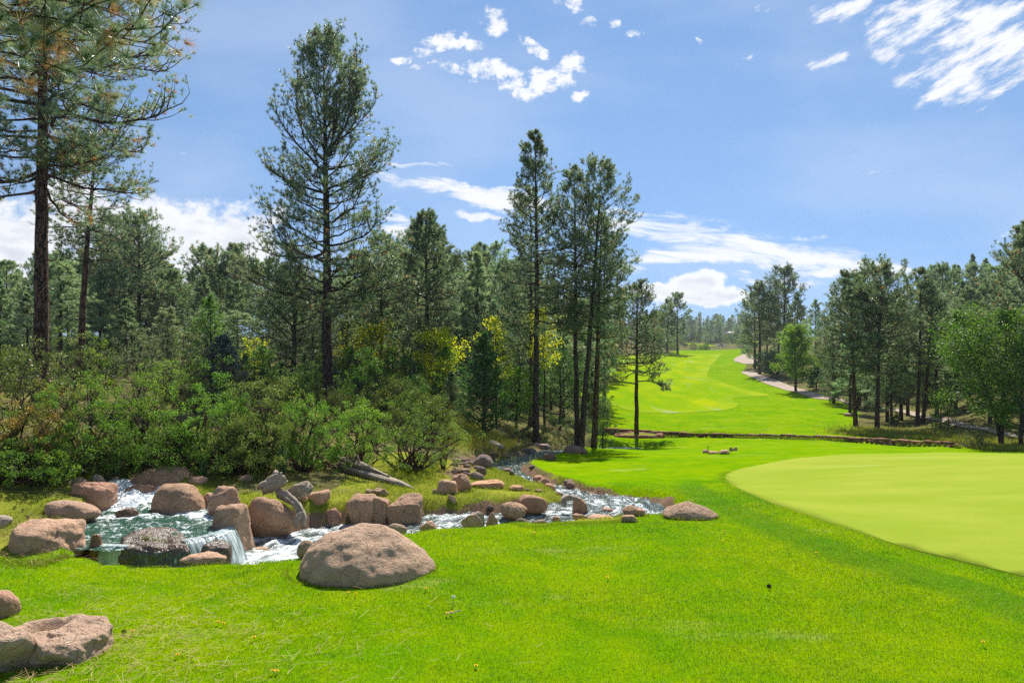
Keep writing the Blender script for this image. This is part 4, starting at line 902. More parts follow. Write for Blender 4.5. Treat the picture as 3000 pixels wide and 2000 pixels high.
def pine_meshes(seed, H, r0, cb, R, prof, nl, subs=9, tufts=4, nn=20, nlen=.17, nw=.010, lean=(0, 0), fork=0.0, dead=6, brown=.008, el_lo=-.05, el_hi=.95, k=7, thin=1.0, extra=None, upl=.7, dens_lo=.3, exr=1.0):
    """trunk, limbs and needle crown of one pine, its base at the origin"""
    rg = np.random.default_rng(seed)
    nT = 26; tz = np.linspace(0, 1, nT)
    wx = np.cumsum(rg.normal(0, .012, nT)); wy = np.cumsum(rg.normal(0, .012, nT)); wx -= wx*0+np.linspace(wx[0], wx[-1], nT)*.6; wy -= np.linspace(wy[0], wy[-1], nT)*.6
    TP = np.stack([lean[0]*tz*H+wx*H*.09, lean[1]*tz*H+wy*H*.09, tz*H], 1); TP -= TP[0]
    TR = r0*((1-tz)**.78*.94+.03)*(1+.22*np.exp(-tz*H/.35))
    trunk = Build(); TPs = TP.copy(); TPs[0, 2] -= .5
    trunk.tube(TPs, TR, k=14 if r0 > .12 else 8, wob=.05, seed=seed)
    limbs = Build(); tp, td, tt = [], [], []
    def add_tuft(p, d, bias=0.0):
        tp.append(p); td.append(d)
        tt.append(rg.uniform(.86, 1.0) if rg.random() < brown else np.clip(rg.normal(.42+bias, .24), 0, .84))
    def foliage_limb(P, L, rad, t, dense=1.0):
        limbs.tube(P, np.linspace(rad, rad*.22, len(P)), k=5, cap=False)
        ns = max(3, int(subs*dense*(.5+.5*L/R)))
        for j in range(ns):
            f = dens_lo+(1-dens_lo)*(j+rg.uniform(0, 1))/ns
            p, d = pathat(P, min(f, .98))
            sl = L*(.28+.27*(1-f))*rg.uniform(.6, 1.25)+.14
            sgn = 1 if j % 2 else -1
            a = math.atan2(d[1], d[0])+sgn*rg.uniform(.45, 1.15)
            Q = limb_path(p, a, math.asin(np.clip(d[2], -1, 1))*.6+rg.uniform(-.3, .75), sl, rg.uniform(.1, upl), 3, rg, .18)
            limbs.tube(Q, np.linspace(max(rad*.32, .008), .006, 4), k=3, cap=False)
            nt = max(2, int(round(tufts*rg.uniform(.6, 1.3)*dense)))
            for q in range(nt):
                f2 = 1-.72*(q/nt)*rg.uniform(.7, 1.1)
                pp, dd = pathat(Q, np.clip(f2, .02, .999))
                off = rg.normal(0, 1, 3)*sl*(.10 if q else 0.0); off[2] = abs(off[2])
                add_tuft(pp+off, unit(dd+np.array([0, 0, .35])+rg.normal(0, .3, 3)))
        add_tuft(P[-1], P[-1]-P[-2]); add_tuft(pathat(P, .93)[0], P[-1]-P[-2]+np.array([0, 0, .2]))
    az = rg.uniform(0, 6.28)
    for i in range(nl):
        u = (i+rg.uniform(-.3, .3))/nl; u = np.clip(u, 0, .995)
        t = cb+(1-cb)*(u**thin)
        az += 2.399+rg.normal(0, .5)
        L = R*np.interp((t-cb)/(1-cb), [p[0] for p in prof], [p[1] for p in prof])*rg.uniform(.62, 1.15)
        p0, _ = pathat(TP, t)
        rr = np.interp(t, tz, TR); rad = min(rr*.55, .016*L+.012)
        el = el_lo+(el_hi-el_lo)*((t-cb)/(1-cb))**1.2+rg.normal(0, .13)
        P = limb_path(p0, az, el, L, rg.uniform(.1, upl), 7, rg)
        foliage_limb(P, L, rad, t)
    for (fz, a, el, L, up, dense) in (extra or []):
        p0, _ = pathat(TP, fz); P = limb_path(p0, a, el, L, up, 8, rg, .1); foliage_limb(P, L, (.018*L+.015)*exr, fz, dense)
    if fork:
        for (a) in rg.uniform(0, 6.28, 2):
            p0, _ = pathat(TP, fork); L = H*(1-fork)*.85
            P = limb_path(p0, a, 1.0, L, .5, 7, rg, .06); foliage_limb(P, L, r0*.28, fork, 1.6)
    for j in range(4):
        add_tuft(TP[-1]+rg.normal(0, .05, 3), np.array([0, 0, 1.0]))
    for j in range(dead):
        t = rg.uniform(cb*.35, cb*1.05); p0, _ = pathat(TP, t); L = R*rg.uniform(.15, .5)
        P = limb_path(p0, rg.uniform(0, 6.28), rg.uniform(-.3, .25), L, rg.uniform(-.3, .4), 5, rg, .22)
        limbs.tube(P, np.linspace(.018, .004, 6), k=3, cap=False)
    cm = tuft_mesh('crown', tp, td, np.array(tt), nn, nlen, nw, rg)
    trunk.merge(limbs)
    return trunk.mesh('trunk'), cm
def tree_from(name, parts, mats, loc, rz=0.0, scale=1.0, label=None, cat='tree', group=None, color=(1, 1, 1)):
    r = empty(name, loc, rz); r.scale = (scale,)*3 if np.isscalar(scale) else scale
    for (nm, me), m in zip(parts, mats):
        o = bpy.data.objects.new(nm, me); C.objects.link(o); o.parent = r; o.color = (*color, 1)
        if not me.materials: me.materials.append(m)
    return tag(r, label, cat, group)
CONE = [(0, .8), (.12, 1), (.4, .82), (.7, .5), (.9, .24), (1, .06)]
OVAL = [(0, .55), (.2, .95), (.45, 1.0), (.7, .82), (.88, .5), (1, .12)]
TOPPY = [(0, .7), (.3, 1.0), (.6, 1.0), (.8, .78), (.93, .48), (1, .15)]
def leafy_meshes(seed, H, W, r0, base=.2, lean=(0, 0), nl=14, subs=8, leaves=16, size=.06, aspect=.6, clump=.28, shape=OVAL, el=(.1, 1.2), hang=0.0, tb=.0, multi=1, upn=.4):
    """a broadleaved tree: leaning trunks, limbs, twigs and many small leaves clumped at the twig ends"""
    rg = np.random.default_rng(seed); tr = Build(); lb = Build(); lp, ln, lt = [], [], []
    for m_ in range(multi):
        a0 = rg.uniform(0, 6.28); sp = (.22 if multi > 1 else 0)*rg.uniform(.5, 1.2)
        tz = np.linspace(0, 1, 14)
        wx = np.cumsum(rg.normal(0, .02, 14))*.25; wy = np.cumsum(rg.normal(0, .02, 14))*.25
        TP = np.stack([(lean[0]+sp*math.cos(a0))*tz**1.2*H+wx*H, (lean[1]+sp*math.sin(a0))*tz**1.2*H+wy*H, tz*H*rg.uniform(.9, 1.0)], 1); TP -= TP[0]
        TR = r0*((1-tz)**.85*.95+.04)/(multi**.35)
        TPs = TP.copy(); TPs[0, 2] -= .3; tr.tube(TPs, TR, k=9, wob=.08, seed=seed+m_)
        az = rg.uniform(0, 6.28)
        for i in range(nl):
            u = (i+rg.uniform(-.3, .3))/nl; t = np.clip(base+(1-base)*u, base*.9, .99); az += 2.4+rg.normal(0, .4)
            L = W*.5*np.interp(np.clip(u, 0, 1), [p[0] for p in shape], [p[1] for p in shape])*rg.uniform(.65, 1.15)
            p0, _ = pathat(TP, t); e = el[0]+(el[1]-el[0])*u+rg.normal(0, .18)
            P = limb_path(p0, az, e, L, rg.uniform(0, .5)-hang*.7, 6, rg, .16)
            lb.tube(P, np.linspace(min(np.interp(t, tz, TR)*.6, .02*L+.01), .006, 7), k=4, cap=False)
            ns = max(3, int(subs*(.45+.55*L/(W*.5))))
            for j in range(ns):
                f = .22+.78*(j+rg.uniform(0, 1))/ns; p, d = pathat(P, min(f, .99))
                sl = L*.34*rg.uniform(.5, 1.2)+.08
                Q = limb_path(p, math.atan2(d[1], d[0])+rg.choice([-1, 1])*rg.uniform(.3, 1.3), rg.uniform(-.3, .8)-hang, sl, rg.uniform(-.2, .4)-hang, 3, rg, .2)
                lb.tube(Q, np.linspace(.009, .003, 4), k=3, cap=False)
                n = max(3, int(leaves*rg.uniform(.5, 1.4)))
                ff = rg.uniform(.2, 1, n); x = ff*3; i0 = np.minimum(x.astype(int), 2)
                pts = Q[i0]+(Q[i0+1]-Q[i0])*(x-i0)[:, None]+rg.normal(0, clump*sl, (n, 3))
                lp.append(pts); ln.append(np.tile([0, 0, upn], (n, 1))+rg.normal(0, .5, (n, 3))); lt.append(np.clip(rg.normal(.42, .16)+rg.normal(0, .14, n), 0, 1)+tb)
    lp = np.concatenate(lp); S = np.array([1, 1, H/np.percentile(lp[:, 2], 99.3)])
    for b_ in (tr, lb): b_.V = [v*S for v in b_.V]
    tr.merge(lb)
    return tr.mesh('trunk'), leaf_mesh('crown', lp*S, np.concatenate(ln), np.concatenate(lt), size, rg, aspect)
def fit_(lp, W, H):
    k = W*.5/np.percentile(np.hypot(lp[:, 0], lp[:, 1]), 94)
    return np.array([k, k, H/np.percentile(lp[:, 2], 97)])
def shrub_meshes(seed, W, H, ns=26, br=5, leaves=62, size=.042, aspect=.55, bare=.2, r0=.022, tb=0.0, clump=.15, flat=.8):
    """a many-stemmed shrub: crooked stems run from the base to rounded leafy heads that make a broken dome"""
    rg = np.random.default_rng(seed); st = Build(); lp, ln, lt = [], [], []
    for i in range(ns):
        a = i*2.39996+rg.normal(0, .25); q = (i+.5)/ns
        f = rg.uniform(.72, 1.03) if rg.random() < .72 else rg.uniform(.35, .7)
        el = math.asin(np.clip(1-q*(1.02-bare*.35), -.05, 1))
        c = np.array([math.cos(a)*math.cos(el)*W*.5, math.sin(a)*math.cos(el)*W*.5, H*(.10+.90*math.sin(max(el, 0)))])*np.array([f, f, .25+.75*f])
        b = rg.normal(0, .05*W, 3)*[1, 1, 0]; m1 = b*.6+c*np.array([.38, .38, .45])+rg.normal(0, .07*W, 3)*[1, 1, .4]
        P = _catmull([b-[0, 0, .08], m1, c], 4); st.tube(P, np.linspace(r0*rg.uniform(.6, 1.2), .006, len(P)), k=5, cap=False)
        R_ = clump*(.7+.6*rg.random())*(W/2.0)**.5*(1.15 if f > .7 else .9); tint = rg.normal(.45, .15)
        nl = int(leaves*br*rg.uniform(.6, 1.3)*(.55+.45*min(1, f*1.1)))
        sub_ = c+rg.normal(0, R_*.95, (br, 3))*np.array([1, 1, flat])
        for p in sub_: st.tube(np.stack([P[-3], (P[-3]+p)*.5+rg.normal(0, .03, 3), p]), [.007, .005, .002], k=3, cap=False)
        j = rg.integers(0, br, nl); v = unit(rg.normal(size=(nl, 3)))*np.cbrt(rg.random((nl, 1)))
        lp.append(sub_[j]+v*R_*.62*np.array([1, 1, flat])); ln.append(rg.normal(0, 1, (nl, 3))*np.array([1, 1, .6])+[0, 0, .2]); lt.append(tint+rg.normal(0, .12, nl)+tb+.12*v[:, 2])  # leaf tint lightens towards each head's top, a lit top painted in
    lp = np.concatenate(lp); S = fit_(lp, W, H); st.V = [v*S for v in st.V]
    return st.mesh('stems'), leaf_mesh('foliage', lp*S, np.concatenate(ln), np.concatenate(lt), size, rg, aspect)
# ------------------------------------------------------------------ trees one can tell apart
def foot(px, Y): x = (px-1500)/F*Y; return (x, Y, gz(x, Y)-.05)
def hgt(py, Y, z0): return CAMZ-(py-1000)/F*Y-z0
PARTS = ('trunk', 'crown')
def pine(px, Y, top, label, r0, cb, R, prof, nl, seed, bark=None, needles=None, group=None, color=(1, 1, 1), leanpx=0, **kw):
    p = foot(px, Y); H = hgt(top, Y, p[2])
    dn = 1.0 if Y < 20 or needles in (M_BLUE, M_NEEDLE_DK) else 1.25 if Y < 35 else 1.45          # foliage density
    kw['subs'] = int(kw.get('subs', 9)*dn); kw['tufts'] = int(kw.get('tufts', 4)*1.3) if dn > 1 else kw.get('tufts', 4)
    kw['nn'] = int(kw.get('nn', 20)*(1.2 if dn > 1 else 1)); kw['nw'] = kw.get('nw', .01)*(1.5 if dn > 1 else 1.15)
    me = pine_meshes(seed, H, r0, cb, R, prof, nl, lean=(leanpx/F*Y/H, 0), **kw)
    return tree_from('pine_tree', zip(PARTS, me), (bark or M_BARKD, needles or M_NEEDLE), p, label=label, cat='pine tree', group=group, color=color)
PI = math.pi
pine(120, 25, -560, 'big near pine with a thick plated red-brown trunk rising out of the shrubs', .275, .36, 5.0, [(0, .62), (.2, .8), (.5, 1.0), (1, .5)], 96, 11, M_BARK, subs=17, tufts=6, nn=30, nlen=.21, nw=.008, brown=.09, el_lo=-.25, el_hi=.5, dead=14, upl=.9)
pine(226, 36, 300, 'slender pine with a leaning dark trunk beside the big near pine', .20, .44, 2.5, TOPPY, 42, 12, M_BARK, subs=9, tufts=4, nn=22, nlen=.19, nw=.009, brown=.02, leanpx=60, el_lo=-.2, el_hi=.8, dead=16)
pine(963, 34, 178, 'tallest free-standing pine with a broad open crown and straight dark trunk', .29, .27, 3.25, [(0, .85), (.1, 1.0), (.3, 1.0), (.45, .95), (.65, 1.0), (.82, .88), (.93, .68), (1, .4)], 80, 23, M_BARKD, subs=13, tufts=5, nn=28, nlen=.19, nw=.009, brown=.012, el_lo=-.12, el_hi=1.05, fork=.72, dead=12, leanpx=-14, upl=.95,
     extra=[(.30, PI*.98, .25, 4.4, .1, 1.2), (.31, .1, .2, 3.9, .1, 1.2), (.33, PI*1.2, .1, 3.8, .3, 1.2), (.34, -.6, .15, 3.6, .4, 1.1), (.62, PI, .25, 3.6, .6, .8), (.63, .05, .4, 3.3, .7, .8), (.45, PI*.95, -.1, 3.6, .5, 1.1), (.43, .15, 0, 3.7, .5, 1.1)])
CG = 'pines of the cluster by the stream bend'
pine(1570, 40, 393, 'tallest cone-topped pine of the cluster standing by the shaded stream', .215, .36, 2.55, [(0, .85), (.15, 1.0), (.4, .9), (.65, .68), (.85, .4), (1, .1)], 78, 31, M_BARKD, group=CG, subs=9, tufts=4, nn=22, nlen=.19, nw=.010, brown=.03, el_lo=-.25, el_hi=.85, dead=14, leanpx=-4, thin=.9)
pine(1690, 40.2, 505, 'straight trunk of the twin pines that rise from one foot', .175, .44, 2.3, OVAL, 56, 32, M_BARKD, group=CG, subs=8, tufts=4, nn=22, nlen=.19, nw=.010, el_lo=-.2, el_hi=.9, dead=12, leanpx=-6)
pine(1702, 39.8, 492, 'outward leaning trunk of the twin pines that rise from one foot', .19, .40, 2.45, TOPPY, 66, 33, M_BARKD, group=CG, subs=9, tufts=4, nn=22, nlen=.19, nw=.010, brown=.03, el_lo=-.2, el_hi=.9, dead=16, leanpx=62)
pine(1740, 42, 640, 'reddish-barked shorter pine close beside the twin pines', .21, .38, 2.3, OVAL, 48, 34, M_BARK, group=CG, subs=9, tufts=4, nn=20, nlen=.2, nw=.011, el_lo=-.35, el_hi=.7, dead=10, leanpx=22, upl=.6)
pine(1553, 47, 560, 'thin pine half hidden behind the tallest pine of the cluster', .17, .36, 2.4, OVAL, 50, 35, M_BARKD, group=CG, subs=8, tufts=4, nn=18, nlen=.2, nw=.012, el_lo=-.2, dead=10)
pine(1771, 74, 700, 'thin far trunk at the fairway edge seen past the cluster of pines', .21, .42, 2.6, OVAL, 44, 36, M_BARKD, group=CG, subs=7, tufts=4, nn=14, nlen=.24, nw=.017, dead=4)
pine(1865, 54, 845, 'small pine alone on the stone-ringed bed below the fairway', .19, .43, 3.1, [(0, .95), (.2, 1.0), (.5, .85), (.8, .55), (1, .2)], 64, 37, M_BARK, subs=8, tufts=4, nn=22, nlen=.2, nw=.011, brown=.10, el_lo=-.15, el_hi=.8, dead=2, leanpx=2,
     extra=[(.36, PI*.98, .28, 2.6, -.75, 1.9), (.38, -.15, .1, 2.3, -.95, 2.0), (.44, PI*.8, .25, 1.8, -.5, 1.1)])
pine(1248, 41, 636, 'dense pine with a straight bare trunk to the side of the yellow aspens', .19, .30, 2.35, OVAL, 74, 38, M_BARKD, subs=9, tufts=4, nn=22, nlen=.2, nw=.011, el_lo=-.2, el_hi=.9, dead=10)
pine(1116, 44, 700, 'pine with a thin dark trunk standing in front of the yellow aspen', .16, .42, 2.2, OVAL, 46, 39, M_BARKD, subs=8, tufts=4, nn=20, nlen=.2, nw=.012, brown=.02, dead=10)
pine(1225, 46, 770, 'short-crowned thin trunk pine just behind the dense pine', .15, .3, 2.0, OVAL, 46, 40, M_BARKD, subs=8, tufts=4, nn=18, nlen=.2, nw=.012, dead=8)
pine(408, 58, 655, 'broad rounded pine standing tallest above the silvery shrubs', .24, .28, 3.4, TOPPY, 78, 41, M_BARKD, subs=9, tufts=4, nn=18, nlen=.25, nw=.015, el_lo=-.2, dead=8)
pine(322, 60, 652, 'pine with a double trunk behind the leaning slender pine', .24, .34, 3.0, TOPPY, 60, 42, M_BARKD, subs=9, tufts=4, nn=18, nlen=.25, nw=.015, fork=.5, dead=8)
pine(605, 66, 745, 'pine with bare lower trunk seen between two bright clouds', .22, .40, 2.7, TOPPY, 54, 43, M_BARKD, subs=8, tufts=4, nn=16, nlen=.27, nw=.018, dead=10)
pine(690, 68, 725, 'slim pine with a sparse crown next to the blue-green spruce', .2, .44, 2.4, OVAL, 44, 44, M_BARKD, subs=8, tufts=4, nn=16, nlen=.27, nw=.018, dead=12)
pine(1395, 62, 735, 'narrow pine with bare stem rising behind the dark young pine', .18, .42, 2.0, OVAL, 44, 45, M_BARKD, subs=8, tufts=4, nn=16, nlen=.26, nw=.018, dead=8)
# pines of the far bank, on the golfers' side of the wall
pine(2507, 57, 815, 'front pine with a reddish trunk on the rough bank above the wall', .20, .36, 2.9, OVAL, 66, 51, M_BARK, subs=9, tufts=4, nn=20, nlen=.23, nw=.014, el_lo=-.25, dead=8, leanpx=-18)
pine(2569, 55, 795, 'pine with forked upper trunk beside the reddish-trunked front pine', .20, .36, 3.1, TOPPY, 70, 52, M_BARKD, subs=9, tufts=4, nn=20, nlen=.23, nw=.014, el_lo=-.2, fork=.52, dead=8, leanpx=10)
pine(2689, 56, 800, 'straight member of the pair of thin pines beyond the wall', .17, .40, 2.4, OVAL, 52, 53, M_BARKD, subs=8, tufts=4, nn=18, nlen=.23, nw=.014, dead=10, leanpx=8)
pine(2704, 56.5, 860, 'slanting member of the pair of thin pines beyond the wall', .17, .40, 2.3, OVAL, 44, 54, M_BARKD, subs=8, tufts=4, nn=18, nlen=.23, nw=.014, dead=10, leanpx=28)
pine(3012, 46, 672, 'tall brown-tinged pine cut off by the picture edge above the wood', .26, .22, 3.2, OVAL, 74, 55, M_BARKD, subs=9, tufts=4, nn=20, nlen=.22, nw=.014, brown=.06, dead=6)
pine(2225, 128, 838, 'tall pine with a bare lower trunk where the path comes out', .30, .34, 4.0, OVAL, 64, 56, M_BARK, subs=8, tufts=4, nn=14, nlen=.36, nw=.03, dead=4)
pine(2298, 125, 800, 'highest pine behind the lime-green tree by the path', .32, .34, 4.4, TOPPY, 64, 57, M_BARKD, subs=8, tufts=4, nn=14, nlen=.36, nw=.03, dead=4)
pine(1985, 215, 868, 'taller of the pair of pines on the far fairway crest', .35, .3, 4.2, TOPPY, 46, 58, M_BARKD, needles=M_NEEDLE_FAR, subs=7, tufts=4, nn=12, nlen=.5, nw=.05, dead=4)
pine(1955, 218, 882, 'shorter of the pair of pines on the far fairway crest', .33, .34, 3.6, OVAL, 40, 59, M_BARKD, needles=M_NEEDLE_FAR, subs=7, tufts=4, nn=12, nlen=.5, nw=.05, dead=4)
# young conifers with foliage to the ground
pine(1418, 34, 985, 'dark young pine with foliage down to the ground by the dry meadow', .10, .03, 1.5, CONE, 74, 61, M_BARKD, needles=M_NEEDLE_DK, subs=8, tufts=5, nn=24, nlen=.15, nw=.011, el_lo=.25, el_hi=1.1, dead=0, dens_lo=.15, brown=0)
pine(653, 31, 990, 'blue-grey spruce pyramid rising behind the shrubs', .09, .02, 1.35, CONE, 80, 62, M_BARKG, needles=M_BLUE, subs=10, tufts=7, nn=22, nlen=.07, nw=.010, el_lo=-.1, el_hi=.7, dead=0, dens_lo=.12, upl=.3, brown=0)
# the overhanging near pine: its trunk is out of the picture, its boughs are not
pine(-560, 7.6, -1850, 'near pine bough with long orange and green needles hanging in from the picture edge', .24, .80, 2.8, OVAL, 26, 70, M_BARK, subs=13, tufts=7, nn=70, nlen=.22, nw=.0045, brown=.27, dead=0, dens_lo=.2,
     exr=.42, extra=[(.50, .34, .05, 3.5, -.25, 1.0), (.485, .05, .08, 3.2, -.3, 1.0), (.52, .18, .0, 3.2, -.15, 1.0), (.46, .20, .16, 2.7, -.45, 1.0)])

def leafy(name, px, Y, top, W, label, m, seed, r0=.12, bark=None, cat='tree', group=None, color=(1, 1, 1), sink=0.0, **kw):
    p = foot(px, Y); H = hgt(top, Y, p[2])
    return tree_from(name, zip(PARTS, leafy_meshes(seed, H, W, r0, **kw)), (bark or M_BARKG, m), p, label=label, cat=cat, group=group, color=color)
BIG = dict(nl=26, subs=11, leaves=22)
leafy('juniper_tree', 855, 43, 770, 6.6, 'dark drooping evergreen filling the shade next to the tallest free-standing pine', M_JUNI, 81, .22, M_BARKD, base=.12, hang=.35, size=.20, aspect=.22, upn=0, el=(.0, 1.1), shape=[(0, .9), (.3, 1), (.7, .75), (1, .2)], **dict(nl=46, subs=13, leaves=30))
leafy('sapling_tree', 625, 40, 868, 3.6, 'mid green leafy tree with a pointed crown behind the blue-grey spruce', M_GREENL, 82, .1, base=.12, size=.11, shape=CONE, nl=34, subs=10, leaves=24, tb=.15)
AG = 'yellow autumn aspens in the wood'
leafy('aspen_tree', 1088, 43, 940, 5.0, 'widest yellow-green aspen glowing behind the thin dark trunk', M_ASPEN, 83, .1, base=.2, size=.13, group=AG, **BIG)
leafy('aspen_tree', 1288, 40, 960, 3.4, 'yellow aspen half hidden by the dense straight pine', M_ASPEN, 84, .1, base=.3, size=.13, group=AG, tb=.1, **BIG)
leafy('aspen_tree', 1455, 41, 930, 2.8, 'slim yellow aspen top behind the dark young pine', M_ASPEN, 85, .08, base=.4, size=.13, group=AG, nl=18, subs=8, leaves=16)
leafy('aspen_tree', 1594, 46, 900, 3.2, 'bright yellow aspen crown beside the trunk of the tallest cluster pine', M_ASPEN, 86, .1, base=.55, size=.14, group=AG, tb=.18, nl=20, subs=9, leaves=20)
leafy('aspen_tree', 745, 46, 990, 2.8, 'dim yellow aspen glimpsed in the shade beyond the blue-grey spruce', M_ASPEN, 87, .08, base=.3, size=.14, group=AG, nl=14, subs=7, leaves=14)
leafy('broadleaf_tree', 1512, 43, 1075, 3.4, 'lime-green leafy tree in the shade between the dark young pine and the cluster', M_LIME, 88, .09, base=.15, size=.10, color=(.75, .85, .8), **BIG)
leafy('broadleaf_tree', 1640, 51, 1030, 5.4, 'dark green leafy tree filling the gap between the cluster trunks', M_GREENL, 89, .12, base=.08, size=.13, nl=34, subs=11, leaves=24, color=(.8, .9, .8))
leafy('broadleaf_tree', 1480, 58, 900, 2.6, 'pale green leafy treetop above the dark young pine', M_LIME, 90, .1, base=.45, size=.12, color=(.7, .8, .9), nl=16, subs=8, leaves=14)
leafy('broadleaf_tree', 2332, 98, 952, 6.0, 'round lime-green tree in full sun beside the path', M_LIME, 91, .2, base=.22, size=.24, color=(1.15, 1.1, 1.1), **dict(nl=46, subs=13, leaves=30))
leafy('broadleaf_tree', 2392, 98, 1068, 3.6, 'dull dark green small tree next to the round lime-green one', M_GREENL, 92, .12, base=.15, size=.22, **BIG)
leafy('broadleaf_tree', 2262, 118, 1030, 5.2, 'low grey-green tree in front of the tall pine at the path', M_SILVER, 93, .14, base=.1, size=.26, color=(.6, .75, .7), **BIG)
leafy('broadleaf_tree', 2935, 42, 905, 6.6, 'large green leafy tree leaning over the path at the edge of the wood', M_GREENL, 94, .17, M_BARKD, base=.22, lean=(-.17, 0), size=.14, multi=2, color=(.98, .95, .62), nl=42, subs=13, leaves=30, tb=.12, el=(.2, 1.3))
leafy('broadleaf_tree', 2990, 40, 1010, 4.0, 'dark leafy tree at the picture edge next to the large leaning one', M_GREENL, 95, .12, M_BARKD, base=.15, size=.14, color=(.95, .92, .62), **BIG)
leafy('sapling_tree', 2757, 51, 1135, 2.1, 'bright lime sapling at the edge of the wood beyond the wall', M_LIME, 96, .05, base=.15, size=.12, nl=18, subs=8, leaves=14)
leafy('sapling_tree', 2779, 51, 1150, 1.7, 'thin dull sapling next to the bright lime one', M_GREENL, 97, .05, base=.2, size=.12, nl=14, subs=7, leaves=12)

# ------------------------------------------------------------------ shrubs
SP2 = ('stems', 'foliage')
def shrub(name, px, pyb, top, Wpx, label, m, seed, Y=None, group=None, color=(1, 1, 1), mesh=None, rz=0.0, **kw):
    if Y is None: p = hit(px, pyb); Y = p[1]+Wpx/F*p[1]*.3
    p = foot(px, Y); H = max(hgt(top, Y, p[2]), .3); W = Wpx/F*Y
    return tree_from(name, zip(SP2, shrub_meshes(seed, W, H, **kw)), (M_TWIG, m), p, rz, label=label, cat='shrub', group=group, color=color)
MG = 'manzanita shrubs along the bank'
D1 = dict(ns=34, br=6, leaves=64)
shrub('manzanita_shrub', 440, 1392, 1088, 330, 'tall bright green manzanita right behind the pool with pale forked stems', M_MANZ, 201, group=MG, **D1)
shrub('manzanita_shrub', 235, 1415, 1130, 330, 'bright green manzanita between the orange-leaved bush and the tall manzanita', M_MANZ, 202, group=MG, **D1)
shrub('manzanita_shrub', 80, 1450, 1290, 300, 'low dark green bush at the picture edge with bare stems near the ground', M_MANZ, 203, color=(.8, .85, .8), bare=.5, **D1)
shrub('turning_shrub', 40, 1425, 1165, 300, 'bush with pale and orange turning leaves at the picture edge', M_OAKT, 204, color=(1.35, 1.2, 1.0), size=.045, **D1)
shrub('turning_shrub', 225, 1440, 1130, 210, 'thin spray of orange-tipped leaves in front of the bright green manzanita', M_OAKT, 205, color=(1.4, 1.2, 1.0), Y=13.6, ns=9, br=5, leaves=19, size=.042, bare=.55)
shrub('manzanita_shrub', 610, 1395, 1112, 330, 'rounded manzanita behind the feathery seedling and the egg-shaped boulder', M_MANZ, 206, group=MG, **D1)
shrub('manzanita_shrub', 760, 1398, 1122, 300, 'olive green manzanita in the middle of the bank with many bare twigs', M_OLIVE, 207, group=MG, bare=.4, **D1)
shrub('manzanita_shrub', 705, 1405, 1235, 260, 'low twiggy shrub in front of the olive green manzanita', M_OLIVE, 208, color=(.9, .9, .85), bare=.55, **D1)
shrub('manzanita_shrub', 890, 1392, 1180, 240, 'green manzanita at the foot of the tallest free-standing pine', M_MANZ, 209, group=MG, color=(.9, .95, .9), **D1)
shrub('turning_shrub', 890, 1385, 1150, 170, 'sapling with cream and yellow speckled leaves before the tallest pine', M_OAKT, 210, Y=19, ns=10, br=5, leaves=17, size=.05, bare=.3, color=(1.1, 1.25, 1.1))
shrub('manzanita_shrub', 1040, 1392, 1195, 270, 'yellow-green leafy shrub beside the fallen log', M_MANZ, 211, color=(1.15, 1.1, 1), group=MG, **D1)
shrub('manzanita_shrub', 1205, 1392, 1190, 330, 'wide round manzanita behind the fallen log with dark twisted stems', M_OLIVE, 212, group=MG, color=(.95, 1.08, .85), bare=.42, r0=.04, ns=33, br=5, leaves=45)
shrub('manzanita_shrub', 1300, 1380, 1262, 120, 'small light green end shrub at the edge of the bare slope', M_OLIVE, 213, color=(1.1, 1.15, 1), ns=15, br=5, leaves=28)
shrub('manzanita_shrub', 520, 1392, 1250, 240, 'dark leafy bush tucked directly behind the long humped pool boulder', M_MANZ, 214, color=(.8, .85, .8), **D1)
shrub('manzanita_shrub', 330, 1392, 1240, 260, 'low bright bush between the pool inlet and the tall manzanita', M_MANZ, 215, color=(.95, .98, .9), **D1)
shrub('oak_shrub', 205, 1400, 985, 290, 'glossy-leaved oak bush growing around the foot of the big near pine', M_OAK, 221, Y=21, size=.075, ns=23, br=5, leaves=32, clump=.2)
shrub('oak_shrub', 60, 1400, 1040, 300, 'pale glossy oak bush at the picture edge in front of the big near pine', M_OAK, 222, Y=20, size=.075, color=(1.1, 1.05, 1), ns=23, br=5, leaves=32, clump=.2)
shrub('oak_shrub', 300, 1400, 1000, 140, 'light green oak sapling catching the sun beside the glossy oak bush', M_LIME, 223, Y=22, size=.08, ns=11, br=5, leaves=20, clump=.2, color=(1, .9, 1.2))
shrub('silver_shrub', 405, 1300, 975, 230, 'silver-grey leafy small tree above the tall manzanita', M_SILVER, 224, Y=27, size=.06, ns=26, br=5, leaves=38, clump=.22)
shrub('silver_shrub', 520, 1300, 945, 190, 'olive-grey shrub between the silver-grey small tree and the pointed green tree', M_SILVER, 225, Y=31, size=.065, ns=20, br=5, leaves=34, clump=.22, color=(.85, .88, .7))
shrub('silver_shrub', 560, 1300, 1075, 190, 'low brownish shrub under the olive-grey one', M_OLIVE, 226, Y=26, ns=20, br=5, leaves=32, color=(.9, .75, .6), size=.05)
shrub('oak_shrub', -60, 1300, 940, 260, 'tall pale oak at the picture edge behind the bushes', M_OAK, 227, Y=27, size=.09, ns=23, br=5, leaves=32, clump=.25, color=(1.05, 1.1, 1.1))
shrub('juniper_shrub', 1152, 1300, 1130, 130, 'grey-green upright shrub between the thin dark trunk and the dense pine', M_SILVER, 231, Y=33, color=(.7, .85, .65), ns=18, br=5, leaves=32, size=.06, clump=.2)
shrub('juniper_shrub', 1345, 1300, 1165, 150, 'grey-green bush above the dry meadow', M_OLIVE, 232, Y=37, color=(.75, .8, .8), ns=20, br=5, leaves=34, size=.07, clump=.25)
